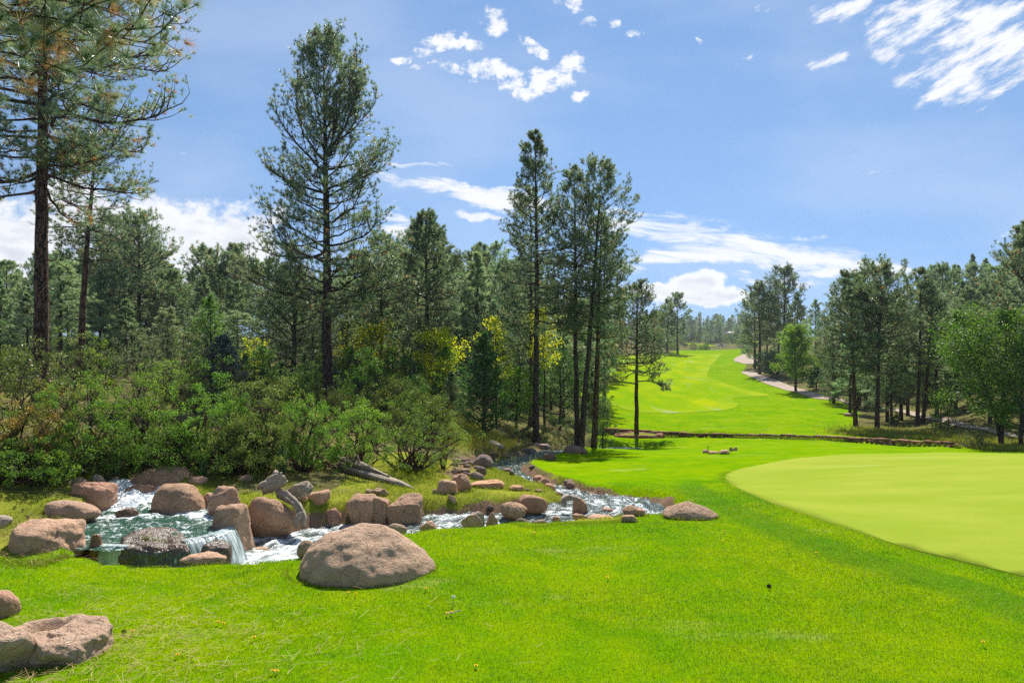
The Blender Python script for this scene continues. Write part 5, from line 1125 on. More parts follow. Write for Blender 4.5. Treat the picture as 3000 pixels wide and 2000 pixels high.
shrub('juniper_shrub', 1290, 1300, 1195, 170, 'brownish green thicket at the back of the wide round manzanita', M_OLIVE, 233, Y=31, color=(.8, .7, .6), ns=20, br=5, leaves=32, size=.06, clump=.2)
shrub('juniper_shrub', 1000, 1300, 1165, 170, 'grey-green bush just beyond the tallest pine trunk', M_SILVER, 234, Y=36, color=(.75, .85, .65), ns=20, br=5, leaves=34, size=.06, clump=.22)
shrub('juniper_shrub', 1075, 1300, 1140, 150, 'dull green bush under the widest yellow aspen', M_OLIVE, 235, Y=40, color=(.75, .9, .75), ns=20, br=5, leaves=34, size=.07, clump=.25)
shrub('juniper_shrub', 1692, 1310, 1190, 115, 'soft grey-green cedar bush just in front of the twin pines', M_SILVER, 236, Y=45, color=(.8, .95, .75), ns=23, br=5, leaves=38, size=.07, clump=.25)
shrub('juniper_shrub', 1768, 1312, 1170, 85, 'narrow green cedar bush behind the reddish-barked pine', M_JUNI, 237, Y=46.5, color=(1.6, 1.7, 1.5), ns=20, br=5, leaves=38, size=.08, clump=.25)
shrub('twiggy_shrub', 1507, 1305, 1240, 80, 'brown twiggy bush next to the dark young pine', M_OLIVE, 238, Y=38, color=(.8, .75, .6), ns=23, br=5, leaves=19, size=.05, bare=.25)
shrub('twiggy_shrub', 1548, 1305, 1255, 60, 'second brown twiggy bush against the trunk of the tallest cluster pine', M_OLIVE, 239, Y=41.5, color=(.8, .8, .65), ns=20, br=5, leaves=20, size=.05, bare=.25)
shrub('twiggy_shrub', 1596, 1308, 1252, 55, 'olive bush on the other side of the tallest cluster pine', M_OLIVE, 240, Y=40.5, color=(.9, .95, .8), ns=18, br=5, leaves=24, size=.06)
shrub('pale_shrub', 1632, 1310, 1245, 50, 'pale-leaved spindly bush between the cluster trunks', M_SILVER, 241, Y=42, color=(1.4, 1.4, 1.3), ns=13, br=5, leaves=15, size=.07, bare=.2)
shrub('weed_shrub', 2860, 1310, 1262, 90, 'grey twiggy bush at the end of the stone wall', M_SILVER, 242, Y=41, color=(.8, .85, .7), ns=20, br=5, leaves=24, size=.06)
shrub('weed_shrub', 2625, 1245, 1208, 40, 'young leafy bush under the thin pair of pines', M_GREENL, 243, Y=58, ns=13, br=5, leaves=20, size=.1, clump=.2)
for px, Y, tp_ in ((-170, 14.5, 1150), (-330, 15.5, 1120), (-260, 19, 1080)): shrub('manzanita_shrub', px, 1400, tp_, 330, 'manzanita continuing the shrub bank past the picture edge', M_MANZ, 260-px, Y=Y, group=MG, **D1)
# feathery seedlings on the bank
def plume(px, pyb, top, Wpx, label, seed, color=(1, 1, 1), n=26):
    p = hit(px, pyb); Y = p[1]; H = hgt(top, Y, p[2]); W = Wpx/F*Y; rg = np.random.default_rng(seed); st = Build(); tp, td = [], []
    for i in range(n):
        a = i*2.4; q = ((i+.5)/n)**.6
        P = limb_path((0, 0, -.03), a, math.atan2(H, W*.55*q), H*(1-.35*q*rg.random()), .15, 7, rg, .06); st.tube(P, np.linspace(.006, .002, 8), k=3, cap=False)
        for f in np.linspace(.15, .99, 16):
            a_, d_ = pathat(P, f); tp.append(a_); td.append(d_)
    r = empty('seedling', (p[0], p[1], p[2])); tag(r, label, 'seedling')
    o = ob('stems', st.mesh('stems'), M_PLUME, r); o2 = ob('foliage', tuft_mesh('foliage', tp, td, np.random.default_rng(seed).uniform(0, 1, len(tp)), 9, .075, .005, rg, .6), M_PLUME, r)
    o.color = o2.color = (*color, 1)
plume(598, 1398, 1329, 38, 'short pale feathery conifer seedling beside the long humped boulder', 251, (1, 1.1, 1.25), 18)
plume(828, 1402, 1296, 52, 'taller feathery grey-green plant behind the driftwood stump', 252, (.75, .85, .8), 22)
plume(335, 1395, 1335, 60, 'spiky pale tuft of long needles under the bush at the pool inlet', 253, (1.1, 1.15, 1.2), 14)

# ------------------------------------------------------------------ the wood behind, tree by tree
FAR = []
for i, (pr, cb, R, nl) in enumerate([(OVAL, .22, 3.0, 56), (TOPPY, .30, 3.1, 54), (CONE, .18, 2.9, 60), (OVAL, .36, 2.6, 46), (TOPPY, .42, 2.9, 44), (CONE, .26, 2.4, 54), (OVAL, .14, 3.3, 62), (TOPPY, .34, 2.4, 50)]):
    FAR.append(pine_meshes(700+i, 15.0, .22, cb, R, pr, nl, subs=11, tufts=5, nn=14, nlen=.36, nw=.040, brown=.012, el_lo=-.2, el_hi=.95, dead=6, k=5))
def fan(px, pts): return float(np.interp(px, [p[0] for p in pts], [p[1] for p in pts]))
rw = np.random.default_rng(77); _cnt = [0]
def wood_pine(px, Y, top, label, group, hmin=5, hmax=21, color=None, k=None):
    p = foot(px, Y); H = float(np.clip(hgt(top, Y, p[2]), hmin, hmax)); s = H/15.0
    me = FAR[k if k is not None else rw.integers(len(FAR))]; w = s**.6*rw.uniform(.85, 1.2)
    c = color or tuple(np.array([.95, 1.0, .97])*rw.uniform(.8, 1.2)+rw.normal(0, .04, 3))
    _cnt[0] += 1
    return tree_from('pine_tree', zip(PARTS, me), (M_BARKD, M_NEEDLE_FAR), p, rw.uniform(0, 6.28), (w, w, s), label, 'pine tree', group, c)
SKYL = [(-200, 700), (0, 740), (60, 765), (150, 700), (230, 735), (320, 690), (420, 700), (480, 775), (560, 790), (640, 740), (720, 740), (780, 770), (860, 770), (1000, 765), (1150, 745), (1210, 645), (1300, 665), (1340, 740), (1420, 705), (1500, 745), (1600, 790), (1690, 850), (1760, 880)]
ZL = [(-300, 240, 'pine of the wood behind the big near pine and its leaning neighbour'), (240, 560, 'pine of the wood above the silvery shrubs'), (560, 960, 'pine of the wood between the blue-grey spruce and the tallest pine'),
      (960, 1240, 'pine of the wood around the yellow aspens'), (1240, 1540, 'pine of the wood behind the dark young pine'), (1540, 1800, 'pine of the wood seen between and behind the cluster trunks')]
def zlab(px, Y, Z=ZL):
    for a, b, l in Z:
        if a <= px < b: return l+(', front rank' if Y < 70 else ', middle rank' if Y < 100 else ', back rank')
    return Z[-1][2]
for Y0, st, j0, j1 in ((50, 100, 60, 200), (61, 76, 20, 120), (76, 62, 0, 70), (102, 56, -15, 40)):
    px = -200+rw.uniform(0, st)
    while px < 1770:
        Y = Y0*rw.uniform(.93, 1.07); q = px
        ok = not (q > 1545 and Y < 58) and not (1330 < q < 1500 and Y < 50)
        if ok: wood_pine(q, Y, fan(q, SKYL)+rw.uniform(j0, j1), zlab(q, Y), zlab(q, Y).split(',')[0].replace('pine of', 'pines of'))
        px += st*rw.uniform(.7, 1.35)
# along the far end of the fairway
for (a, b, Y0, Y1, n, t0, t1) in ((1650, 1790, 90, 190, 12, 870, 940), (1800, 1945, 235, 330, 14, 905, 950), (1860, 1960, 225, 250, 3, 900, 950)):
    for i in range(n): wood_pine(rw.uniform(a, b), rw.uniform(Y0, Y1), rw.uniform(t0, t1), 'pine at the far edge of the fairway before the crest', 'pines lining the far edge of the fairway')
for i in range(56):
    Y = rw.uniform(430, 600); px = rw.uniform(1880, 2230)
    if 2118 < px < 2140 and Y < 515: Y += 80
    wood_pine(px, Y, rw.uniform(918, 955)-(4 if Y > 540 else -8), 'distant pine on the skyline beyond the golfers and carts', 'distant pines on the skyline', hmin=9, hmax=28)
for i in range(9):
    Y = rw.uniform(405, 440); px = rw.choice([rw.uniform(1900, 2000), rw.uniform(2060, 2200)]); wood_pine(px, Y, rw.uniform(950, 985), 'low distant pine close behind the far tee', 'low pines behind the far tee', hmin=5, hmax=16, k=2)
SKYR = [(2180, 860), (2225, 850), (2260, 860), (2290, 820), (2330, 840), (2390, 880), (2420, 905), (2450, 880), (2540, 790), (2580, 825), (2620, 845), (2660, 855), (2700, 815), (2740, 790), (2780, 765), (2830, 742), (2890, 742), (2920, 770), (3000, 720), (3200, 680)]
ZR = [(2100, 2420, 'pine of the wood beyond the path, behind the lime-green tree'), (2420, 2640, 'pine of the wood behind the two front pines above the wall'), (2640, 3400, 'pine of the wood behind the large leaning leafy tree')]
for Y0, st, j0, j1 in ((74, 78, 40, 150), (92, 62, 10, 90), (118, 52, -5, 50), (155, 46, -10, 30)):
    px = 2190+rw.uniform(0, st)
    while px < 3180:
        Y = Y0*rw.uniform(.94, 1.06)
        lim = np.interp(px, [2190, 2300, 2400, 2500, 2600, 3000], [150, 128, 104, 96, 76, 58])
        if Y > lim: wood_pine(px, Y, fan(px, SKYR)+rw.uniform(j0, j1), zlab(px, Y, ZR), zlab(px, Y, ZR).split(',')[0].replace('pine of', 'pines of'))
        px += st*rw.uniform(.7, 1.35)
for (px, Y, top) in ((2490, 72, 960), (2519, 78, 985), (2612, 60, 1040), (2600, 62, 960), (2660, 66, 930), (2900, 50, 930), (2975, 52, 900), (2745, 62, 900), (2800, 58, 920), (2640, 63, 880), (2840, 64, 850)):
    wood_pine(px, Y, top, 'thin pine standing in the shade of the wood beside the path', 'thin pines in the shade beside the path')
# understorey bushes of the wood
UND = [shrub_meshes(800+i, 3.0, h, ns=24, br=5, leaves=40, size=.10, clump=.22, aspect=.6) for i, h in enumerate((1.8, 2.4, 3.0))]
def under(px, Y, s, label, group, m, c, top=None):
    nm = 'understorey_shrub'; me = UND[rw.integers(3)]
    p = foot(px, Y)
    if top: s = min(s, max(.25, hgt(top, Y, p[2])/2.6))
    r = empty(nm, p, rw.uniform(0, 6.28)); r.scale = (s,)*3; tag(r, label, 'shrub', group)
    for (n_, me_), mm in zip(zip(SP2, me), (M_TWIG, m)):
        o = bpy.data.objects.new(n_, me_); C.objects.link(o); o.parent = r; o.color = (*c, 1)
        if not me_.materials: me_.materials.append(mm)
for i in range(120):
    px = rw.uniform(-150, 1540); Y = rw.uniform(30, 75)
    if i > 70: px = rw.uniform(480, 1330); Y = rw.uniform(22, 40)
    if 1270 < px < 1560 and Y < 42: continue
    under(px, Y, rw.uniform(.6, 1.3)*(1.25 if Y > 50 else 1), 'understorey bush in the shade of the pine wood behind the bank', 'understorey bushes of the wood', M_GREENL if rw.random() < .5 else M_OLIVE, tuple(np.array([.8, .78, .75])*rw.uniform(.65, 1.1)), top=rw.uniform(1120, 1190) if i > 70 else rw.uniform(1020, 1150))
for i in range(16): under(rw.uniform(1560, 1740), rw.uniform(56, 110), rw.uniform(.7, 1.4), 'understorey bush beside the near end of the fairway', 'understorey bushes by the fairway', M_GREENL, (.8, .85, .8))
for i in range(48):
    px = rw.uniform(2190, 3100); lim = np.interp(px, [2190, 2300, 2400, 2500, 2600, 2800, 3000], [150, 128, 106, 96, 80, 58, 52])
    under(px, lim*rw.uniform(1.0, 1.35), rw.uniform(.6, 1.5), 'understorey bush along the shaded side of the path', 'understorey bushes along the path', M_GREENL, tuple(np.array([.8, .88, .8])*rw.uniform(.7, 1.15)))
for i in range(26):
    px = rw.uniform(1890, 2200); Y = rw.uniform(330, 420) if px < 2010 or px > 2170 else rw.uniform(425, 470)
    under(px, Y, rw.uniform(2.0, 3.4), 'rounded distant bush around the far tee', 'distant bushes around the far tee', M_GREENL, tuple(np.array([1.1, 1.2, 1.0])*rw.uniform(.7, 1.2)))
for i in range(9):
    px = rw.uniform(1935, 2080); under(px, rw.uniform(245, 300), rw.uniform(.8, 1.8), 'scrubby bush in the dip behind the fairway crest', 'scrubby bushes behind the fairway crest', M_GREENL, (1.1, 1.2, .9))
print('wood pines', _cnt[0])
# low evergreens that close the floor of the wood
JUN = [leafy_meshes(860+i, 5.0, w, .12, base=.06, nl=34, subs=9, leaves=18, size=.17, aspect=.35, el=(.1, 1.2), shape=CONE) for i, w in enumerate((3.4, 4.2, 3.0))]
def juniper(px, Y, top, label, group):
    p = foot(px, Y); s = float(np.clip(hgt(top, Y, p[2])/5.0, .35, 1.9))
    tree_from('juniper_tree', zip(PARTS, JUN[rw.integers(3)]), (M_BARKD, M_JUNI if rw.random() < .45 else M_GREENL), p, rw.uniform(0, 6.28), (s*rw.uniform(.9, 1.3), s*rw.uniform(.9, 1.3), s), label, 'tree', group, tuple(np.array([1.15, 1.2, 1.15])*rw.uniform(.8, 1.25)))
for i in range(62): juniper(rw.uniform(-120, 1560), rw.uniform(54, 105), rw.uniform(930, 1030), 'low bushy evergreen on the floor of the pine wood', 'low evergreens in the pine wood')
for i in range(46): juniper(rw.uniform(420, 1340), rw.uniform(36, 54), rw.uniform(1010, 1120), 'low bushy evergreen between the shrub bank and the first pines', 'low evergreens behind the shrub bank')
for i in range(12): juniper(rw.uniform(1570, 1745), rw.uniform(62, 125), rw.uniform(960, 1060), 'low bushy evergreen at the near edge of the fairway', 'low evergreens by the fairway')
for i in range(34):
    px = rw.uniform(2200, 3100); lim = np.interp(px, [2190, 2300, 2400, 2500, 2600, 2800, 3000], [150, 130, 112, 100, 88, 70, 62]); juniper(px, lim*rw.uniform(1.02, 1.4), rw.uniform(960, 1080), 'low bushy evergreen in the wood beyond the path', 'low evergreens beyond the path')
for i in range(22): juniper(rw.uniform(2440, 2860), rw.uniform(74, 96), rw.uniform(990, 1100), 'low bushy evergreen in the shade between the front pines of the far bank', 'low evergreens between the front pines')
for i in range(22): juniper(rw.uniform(1890, 2190), rw.uniform(425, 500), rw.uniform(955, 985), 'round dark evergreen beyond the far tee', 'round evergreens beyond the far tee')
# the mass of trees that closes the valley behind the single distant pines
def far_wood():
    tp, td, tt = [], [], []
    for i in range(440):
        px = rw.uniform(1500, 3100) if i < 240 else rw.uniform(1840, 2330); Y = rw.uniform(620, 900); x = (px-1500)/F*Y; z = gz(x, Y); H = rw.uniform(14, 24)
        for k in range(70):
            u = rw.random()**.8; r_ = (1-u)*2.6+.3; a = rw.uniform(0, 6.28); rr = r_*math.sqrt(rw.random())
            tp.append((x+rr*math.cos(a), Y+rr*math.sin(a), z+H*(.12+.88*u))); td.append((math.cos(a), math.sin(a), .6)); tt.append(rw.uniform(.1, .7))
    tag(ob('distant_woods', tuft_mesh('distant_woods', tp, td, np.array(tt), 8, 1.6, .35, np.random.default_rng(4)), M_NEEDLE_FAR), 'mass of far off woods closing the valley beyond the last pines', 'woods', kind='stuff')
far_wood()
# ------------------------------------------------------------------ stone wall, stone ring
def stone_mat():
    m, t = mat('red_stone')
    pos = t.n('ShaderNodeNewGeometry').outputs['Position']; rnd = t.n('ShaderNodeNewGeometry').outputs['Random Per Island']
    c = t.mix(rnd, (.30, .125, .08), (.19, .085, .06)); c = t.mix(t.mr(t.noise(pos, 4, 5, .65), .45, .7, 0, .6), c, (.33, .21, .15)); c = t.mix(t.mr(t.noise(pos, 2, 4, .6), .55, .75, 0, .6), c, (.10, .075, .05))
    out(t, t.n('ShaderNodeBsdfPrincipled', {'Base Color': c, 'Roughness': .9, 'Specular IOR Level': .15, 'Normal': bump(t, t.noise(pos, 18, 4, .65), .7, .03)}).outputs[0]); return m
M_STONE = stone_mat()
def stone_row(B, A, Bp, z0, z1, dep, r_):
    pass
def build_wall():
    L = WALL; D = np.concatenate([[0], np.cumsum(np.hypot(*np.diff(L[:, :2], axis=0).T))]); r_ = np.random.default_rng(3); B = Build()
    for row in range(3):
        s = -.1
        while s < D[-1]:
            ln = r_.uniform(.35, .95)*(.8 if row < 2 else 1.15); sm = s+ln/2
            x, y, zt, zb = [np.interp(sm, D, L[:, k]) for k in range(4)]
            x2, y2 = np.interp(sm+.1, D, L[:, 0]), np.interp(sm+.1, D, L[:, 1]); rz = math.atan2(y2-y, x2-x+1e-9)
            h = (zt-zb)/3; zc = zb+h*(row+.5)
            if row == 0: h += .3; zc -= .15
            B.box((x+r_.normal(0, .01), y+r_.normal(0, .035), zc+r_.normal(0, .012)+(r_.uniform(0, .05) if row == 2 else 0)), (ln-.025, .36+r_.uniform(-.05, .08), h-.012+r_.uniform(-.01, .02)), rz+r_.normal(0, .05), .015)
            s += ln
    tag(ob('stone_wall', B.mesh('stone_wall', None, False), M_STONE), 'low wall of stacked red stones along the foot of the fairway slope', 'stone wall')
build_wall()
def build_ring():
    cx, cy, z0 = (1872-1500)/F*54.2, 54.2, CAMZ-.1395*54.2; B = Build(); r_ = np.random.default_rng(4); a = 0
    while a < 6.28:
        w = r_.uniform(.45, .85); R_ = 1.75
        B.box((cx+R_*math.cos(a)*1.0, cy+R_*.62*math.sin(a), z0+.05+r_.normal(0, .02)), (w, .34, .34+r_.uniform(-.04, .06)), math.atan2(.62*math.cos(a), -math.sin(a)), .02); a += w/1.55
    r = empty('planting_ring', (cx, cy, z0)); tag(r, 'oval ring of red stones round the foot of the small lone pine', 'planting bed')
    o = ob('stone_edging', B.mesh('stone_edging', None, False), M_STONE, r); o.matrix_parent_inverse = Matrix.Translation((-cx, -cy, -z0))
    V = [(0, 0, .30)]; n = 40
    for k in (1, 2, 3, 4):
        for i in range(n): q = k/4; V.append((1.62*q*math.cos(i*2*PI/n), 1.0*q*math.sin(i*2*PI/n), .30-.16*q*q+r_.normal(0, .012)))
    F3 = [(0, 1+i, 1+(i+1) % n) for i in range(n)]; F4 = [(1+k*n+i, 1+(k+1)*n+i, 1+(k+1)*n+(i+1) % n, 1+k*n+(i+1) % n) for k in range(3) for i in range(n)]
    m, t = mat('bed_grass'); pos = t.n('ShaderNodeNewGeometry').outputs['Position']
    out(t, t.n('ShaderNodeBsdfPrincipled', {'Base Color': t.mix(t.noise(pos, 5, 4, .7), (.24, .22, .04), (.16, .21, .02)), 'Roughness': .9, 'Specular IOR Level': .05, 'Normal': bump(t, t.noise(pos, 25, 3, .7), .8, .04)}).outputs[0])
    ob('grass_cover', mesh_np('grass_cover', V, [F4, F3]), m, r)
build_ring()

# ------------------------------------------------------------------ dead wood
def wood_mat():
    m, t = mat('weathered_wood')
    pos = t.n('ShaderNodeTexCoord').outputs['Object']
    g = t.n('ShaderNodeAttribute', attribute_name='grain').outputs['Vector']
    n1 = t.noise(t.scale(pos, (9, 9, 9)), 1.0, 5, .7, 1.5); st = t.attr('gr')
    s2 = t.noise(t.n('ShaderNodeCombineXYZ', {0: t.m('MULTIPLY', st, 9.0), 1: t.m('MULTIPLY', t.attr('gl'), 1.2), 2: 0.0}).outputs[0], 1.6, 6, .75)
    c = t.mix(t.mr(s2, .28, .60), (.11, .075, .052), (.56, .46, .36)); c = t.mix(t.mr(n1, .5, .7, 0, .5), c, (.30, .19, .12))
    out(t, t.n('ShaderNodeBsdfPrincipled', {'Base Color': c, 'Roughness': .85, 'Specular IOR Level': .15, 'Normal': bump(t, t.m('ADD', s2, t.m('MULTIPLY', n1, .4)), 1.0, .03)}).outputs[0]); return m
M_WOOD = wood_mat()
def gnarl(P, rads, k=20, seed=0, ridge=.25, splint=0.0):
    """a gnarled, grooved piece of dead wood along a path; flat torn ends"""
    P = _catmull(np.array(P, float), 10); n = len(P); rd = np.interp(np.linspace(0, 1, n), np.linspace(0, 1, len(rads)), rads)
    T = np.gradient(P, axis=0); T = unit(T); ref = np.array([.1, .2, 1.0]) if abs(T[:, 2]).mean() < .75 else np.array([1.0, .1, 0]); U = unit(np.cross(ref, T)); W = np.cross(T, U)
    a = np.arange(k)*2*PI/k; A = np.repeat(a[None], n, 0); Ls = np.linspace(0, 1, n)[:, None]+0*A
    q = np.stack([np.cos(A)*2.2, np.sin(A)*2.2, Ls*1.6+seed], 2).reshape(-1, 3); r = rd[:, None]*(1+ridge*fbm(q, 4, .6, seed=seed).reshape(n, k)+.10*np.sign(np.sin(A*5+seed))*0)
    gro = 1-np.abs(vnoise(np.stack([np.cos(A)*5, np.sin(A)*5, Ls*1.5], 2).reshape(-1, 3), seed=seed+5)).reshape(n, k); r = r*(1-.35*np.clip(gro-.82, 0, 1)/.18*.5)
    sh = splint*vnoise(np.stack([np.cos(a)*3, np.sin(a)*3, 0*a], 1), seed=seed+2)
    V = P[:, None]+U[:, None]*(np.cos(A)*r)[..., None]+W[:, None]*(np.sin(A)*r)[..., None]
    V[0] -= T[0]*sh[:, None]; V[-1] += T[-1]*np.abs(sh[:, None])
    V = V.reshape(-1, 3); Fq = []
    i = np.arange((n-1)*k); rr, cc = i//k, i % k; Fq = np.stack([rr*k+cc, rr*k+(cc+1) % k, (rr+1)*k+(cc+1) % k, (rr+1)*k+cc], 1)
    nV = len(V); V = np.concatenate([V, [P[0]+T[0]*rd[0]*.15, P[-1]-T[-1]*rd[-1]*.15]])
    F3 = [(nV, (j+1) % k, j) for j in range(k)]+[(nV+1, (n-1)*k+j, (n-1)*k+(j+1) % k) for j in range(k)]
    gr = np.concatenate([np.sin(A).ravel()+np.cos(A*.5).ravel(), [0, 0]]); gl = np.concatenate([Ls.ravel()*2, [0, 2]])
    return V, Fq, F3, gr, gl
def wood_obj(name, pieces, parent=None):
    Vs, F4, F3, g1, g2, o = [], [], [], [], [], 0
    for p in pieces:
        V, a, b, g, l = p; Vs.append(V); F4.append(np.array(a)+o); F3.append(np.array(b)+o); g1.append(g); g2.append(l); o += len(V)
    V = np.concatenate(Vs)
    return ob(name, mesh_np(name, V, [np.concatenate(F4), np.concatenate(F3)], {'gr': np.concatenate(g1), 'gl': np.concatenate(g2)}), M_WOOD, parent)
def deadwood():
    b = hit(1215, 1432); a = np.array([-4.15, 16.3, gz(-4.15, 16.3)])
    def lg(t_, dz, dy=0): p = a+(b-a)*t_; return (p[0], p[1]+dy, gz(p[0], p[1]+dy)+dz)
    r = empty('fallen_log', tuple(a)); tag(r, 'weathered fallen log split lengthwise lying in grass before the wide manzanita', 'log')
    inv = Matrix.Translation(-Vector(a))
    for nm, pc in (('log', [gnarl([lg(0, .06), lg(.3, .06), lg(.6, .03), lg(.85, .0), lg(1.0, -.03)], [.09, .12, .12, .09, .035], 22, 3, .35, .12)]),
                   ('split_slab', [gnarl([lg(.02, .24, .05), lg(.3, .22, .05), lg(.66, .13, .05)], [.05, .085, .03], 18, 8, .4, .12)]),
                   ('branch_stub', [gnarl([lg(.28, .26, .05), lg(.27, .38, .05), lg(.255, .44, .06)], [.035, .03, .015], 10, 9, .2, .02)])):
        wood_obj(nm, pc, r).matrix_parent_inverse = inv
    p0 = at(835, 1448, 12.6); r = empty('driftwood_stump', tuple(p0)); tag(r, 'gnarled grey driftwood stump with a root hanging down over the cracked boulder', 'stump'); inv = Matrix.Translation(-Vector(p0))
    for nm, pc in (('stump', [gnarl([at(768, 1434, 12.55), at(790, 1420, 12.6), at(812, 1406, 12.65), at(822, 1396, 12.7)], [.115, .135, .13, .14], 26, 21, .22, .06)]),
                   ('cut_limb', [gnarl([at(846, 1446, 12.75), at(872, 1436, 12.65), at(902, 1429, 12.55)], [.085, .125, .12], 24, 23, .2, .03)]),
                   ('root', [gnarl([at(818, 1442, 12.6), at(842, 1454, 12.48), at(864, 1472, 12.3), at(880, 1494, 12.2), at(888, 1516, 12.15), at(889, 1540, 12.1)], [.07, .085, .07, .062, .065, .035], 24, 26, .38, .06), gnarl([at(880, 1500, 12.15), at(872, 1520, 12.05), at(868, 1540, 12.0)], [.06, .05, .03], 14, 28, .3, .03)])):
        wood_obj(nm, pc, r).matrix_parent_inverse = inv
    tag(wood_obj('curved_root', [gnarl([at(1651, 1482, 14.25), at(1652, 1466, 14.25), at(1664, 1457, 14.3), at(1690, 1461, 14.4)], [.05, .06, .07, .05], 14, 31, .3, .03)]), 'curved weathered root arching over the water beside the round red-brown boulder', 'root')
    tag(wood_obj('dead_branch', [gnarl([at(70, 1424, 13.0), at(90, 1400, 13.1), at(112, 1374, 13.3), at(118, 1350, 13.4)], [.05, .045, .04, .02], 12, 33, .25, .02)]), 'dead leaning branch under the orange-leaved bush', 'branch')
    tag(wood_obj('dead_branch', [gnarl([at(222, 1362, 13.4), at(240, 1376, 13.2), at(254, 1382, 13.1)], [.012, .012, .01], 8, 35, .2, .01)]), 'thin pale stick under the bushes above the small angular rock', 'branch')
    # stakes
    m, t = mat('stake_paint'); out(t, t.n('ShaderNodeBsdfPrincipled', {'Base Color': (.22, .055, .035), 'Roughness': .7}).outputs[0])
    for px, Y, y0, y1, lab in ((1706, 32.6, 1298, 1326, 'thin red stake on the shaded lawn next to the wide low boulder'), (2074, 36, 1306, 1324, 'short reddish stake among the heap of stones on the far lawn'), (1824, 57.5, 1246, 1258, 'small stake behind the stone wall near the lone pine'), (2394, 52, 1269, 1282, 'small stake on the grass behind the stone wall below the front pines')):
        A, Bt = at(px, y0, Y), at(px, y1, Y); B = Build(); B.tube([Bt-[0, 0, .15], Bt, A, A+[0, 0, .03]], [.02, .02, .02, .006], 8)
        tag(ob('marker_stake', B.mesh('marker_stake'), m), lab, 'stake', 'marker stakes on the grass')
deadwood()

# ------------------------------------------------------------------ far players, carts and house
def plain(name, col, rough=.6, spec=.3):
    m, t = mat(name); out(t, t.n('ShaderNodeBsdfPrincipled', {'Base Color': col, 'Roughness': rough, 'Specular IOR Level': spec}).outputs[0]); return m
M_SKIN, M_WHITE, M_BLACK = plain('skin', (.45, .26, .18)), plain('cart_paint', (.78, .76, .72), .35, .5), plain('rubber', (.03, .03, .03))
def skinned(name, pts, edges, rads, m, parent):
    me = bpy.data.meshes.new(name); me.from_pydata(pts, edges, []); o = bpy.data.objects.new(name, me); C.objects.link(o)
    md = o.modifiers.new('Skin', 'SKIN')
    for i, r in enumerate(rads): me.skin_vertices[0].data[i].radius = (r, r)
    me.skin_vertices[0].data[0].use_root = True
    s = o.modifiers.new('Sub', 'SUBSURF'); s.levels = s.render_levels = 1
    me.materials.append(m); o.parent = parent; return o
def golfer(px, Y, shirt, label, turn, club):
    x, y = (px-1500)/F*Y, Y; r = empty('person', (x, y, gz(x, y)+.3), turn); tag(r, label, 'person')
    hand = (.28, -.42, .95) if club else (.16, -.28, 1.0)
    pts = [(0, 0, .95), (0, -.03, 1.15), (0, -.05, 1.38), (0, -.05, 1.52), (0, -.06, 1.66), (0, -.06, 1.74), (.2, -.05, 1.42), (.3, -.2, 1.18), hand, (-.2, -.05, 1.42), (-.24, -.22, 1.18), (-.02, -.40, .98),
           (.11, 0, .88), (.14, -.03, .48), (.15, .02, .08), (.15, -.14, .04), (-.11, 0, .88), (-.16, .02, .48), (-.18, .03, .08), (-.18, -.13, .04)]
    eds = [(0, 1), (1, 2), (2, 3), (3, 4), (4, 5), (2, 6), (6, 7), (7, 8), (2, 9), (9, 10), (10, 11), (0, 12), (12, 13), (13, 14), (14, 15), (0, 16), (16, 17), (17, 18), (18, 19)]
    ra = [.15, .14, .15, .055, .095, .08, .06, .045, .035, .06, .045, .035, .09, .06, .045, .04, .09, .06, .045, .04]
    skinned('body', pts, eds, ra, M_SKIN, r)
    skinned('shirt', [(0, 0, .98), pts[1], pts[2], pts[6], (.27, -.15, 1.27), pts[9], (-.24, -.16, 1.27)], [(0, 1), (1, 2), (2, 3), (3, 4), (2, 5), (5, 6)], [.165, .155, .165, .08, .065, .08, .065], plain('shirt_cloth', shirt), r)
    skinned('trousers', [(0, 0, .95), pts[12], pts[13], (.15, .02, .14), pts[16], pts[17], (-.18, .03, .14)], [(0, 1), (1, 2), (2, 3), (0, 4), (4, 5), (5, 6)], [.165, .1, .075, .06, .1, .075, .06], plain('trouser_cloth', (.06, .07, .10)), r)
    V, Fc = ico(2); ob('cap', mesh_np('cap', V*[.11, .13, .06]+[0, -.08, 1.80], [Fc]), plain('cap_cloth', (.6, .6, .58)), r)
golfer(2034, 402, (.65, .16, .06), 'distant golfer in an orange shirt standing on the far tee', 1.2, True)
golfer(2049, 402, (.03, .035, .05), 'distant golfer in dark clothes standing on the far tee', -.8, False)
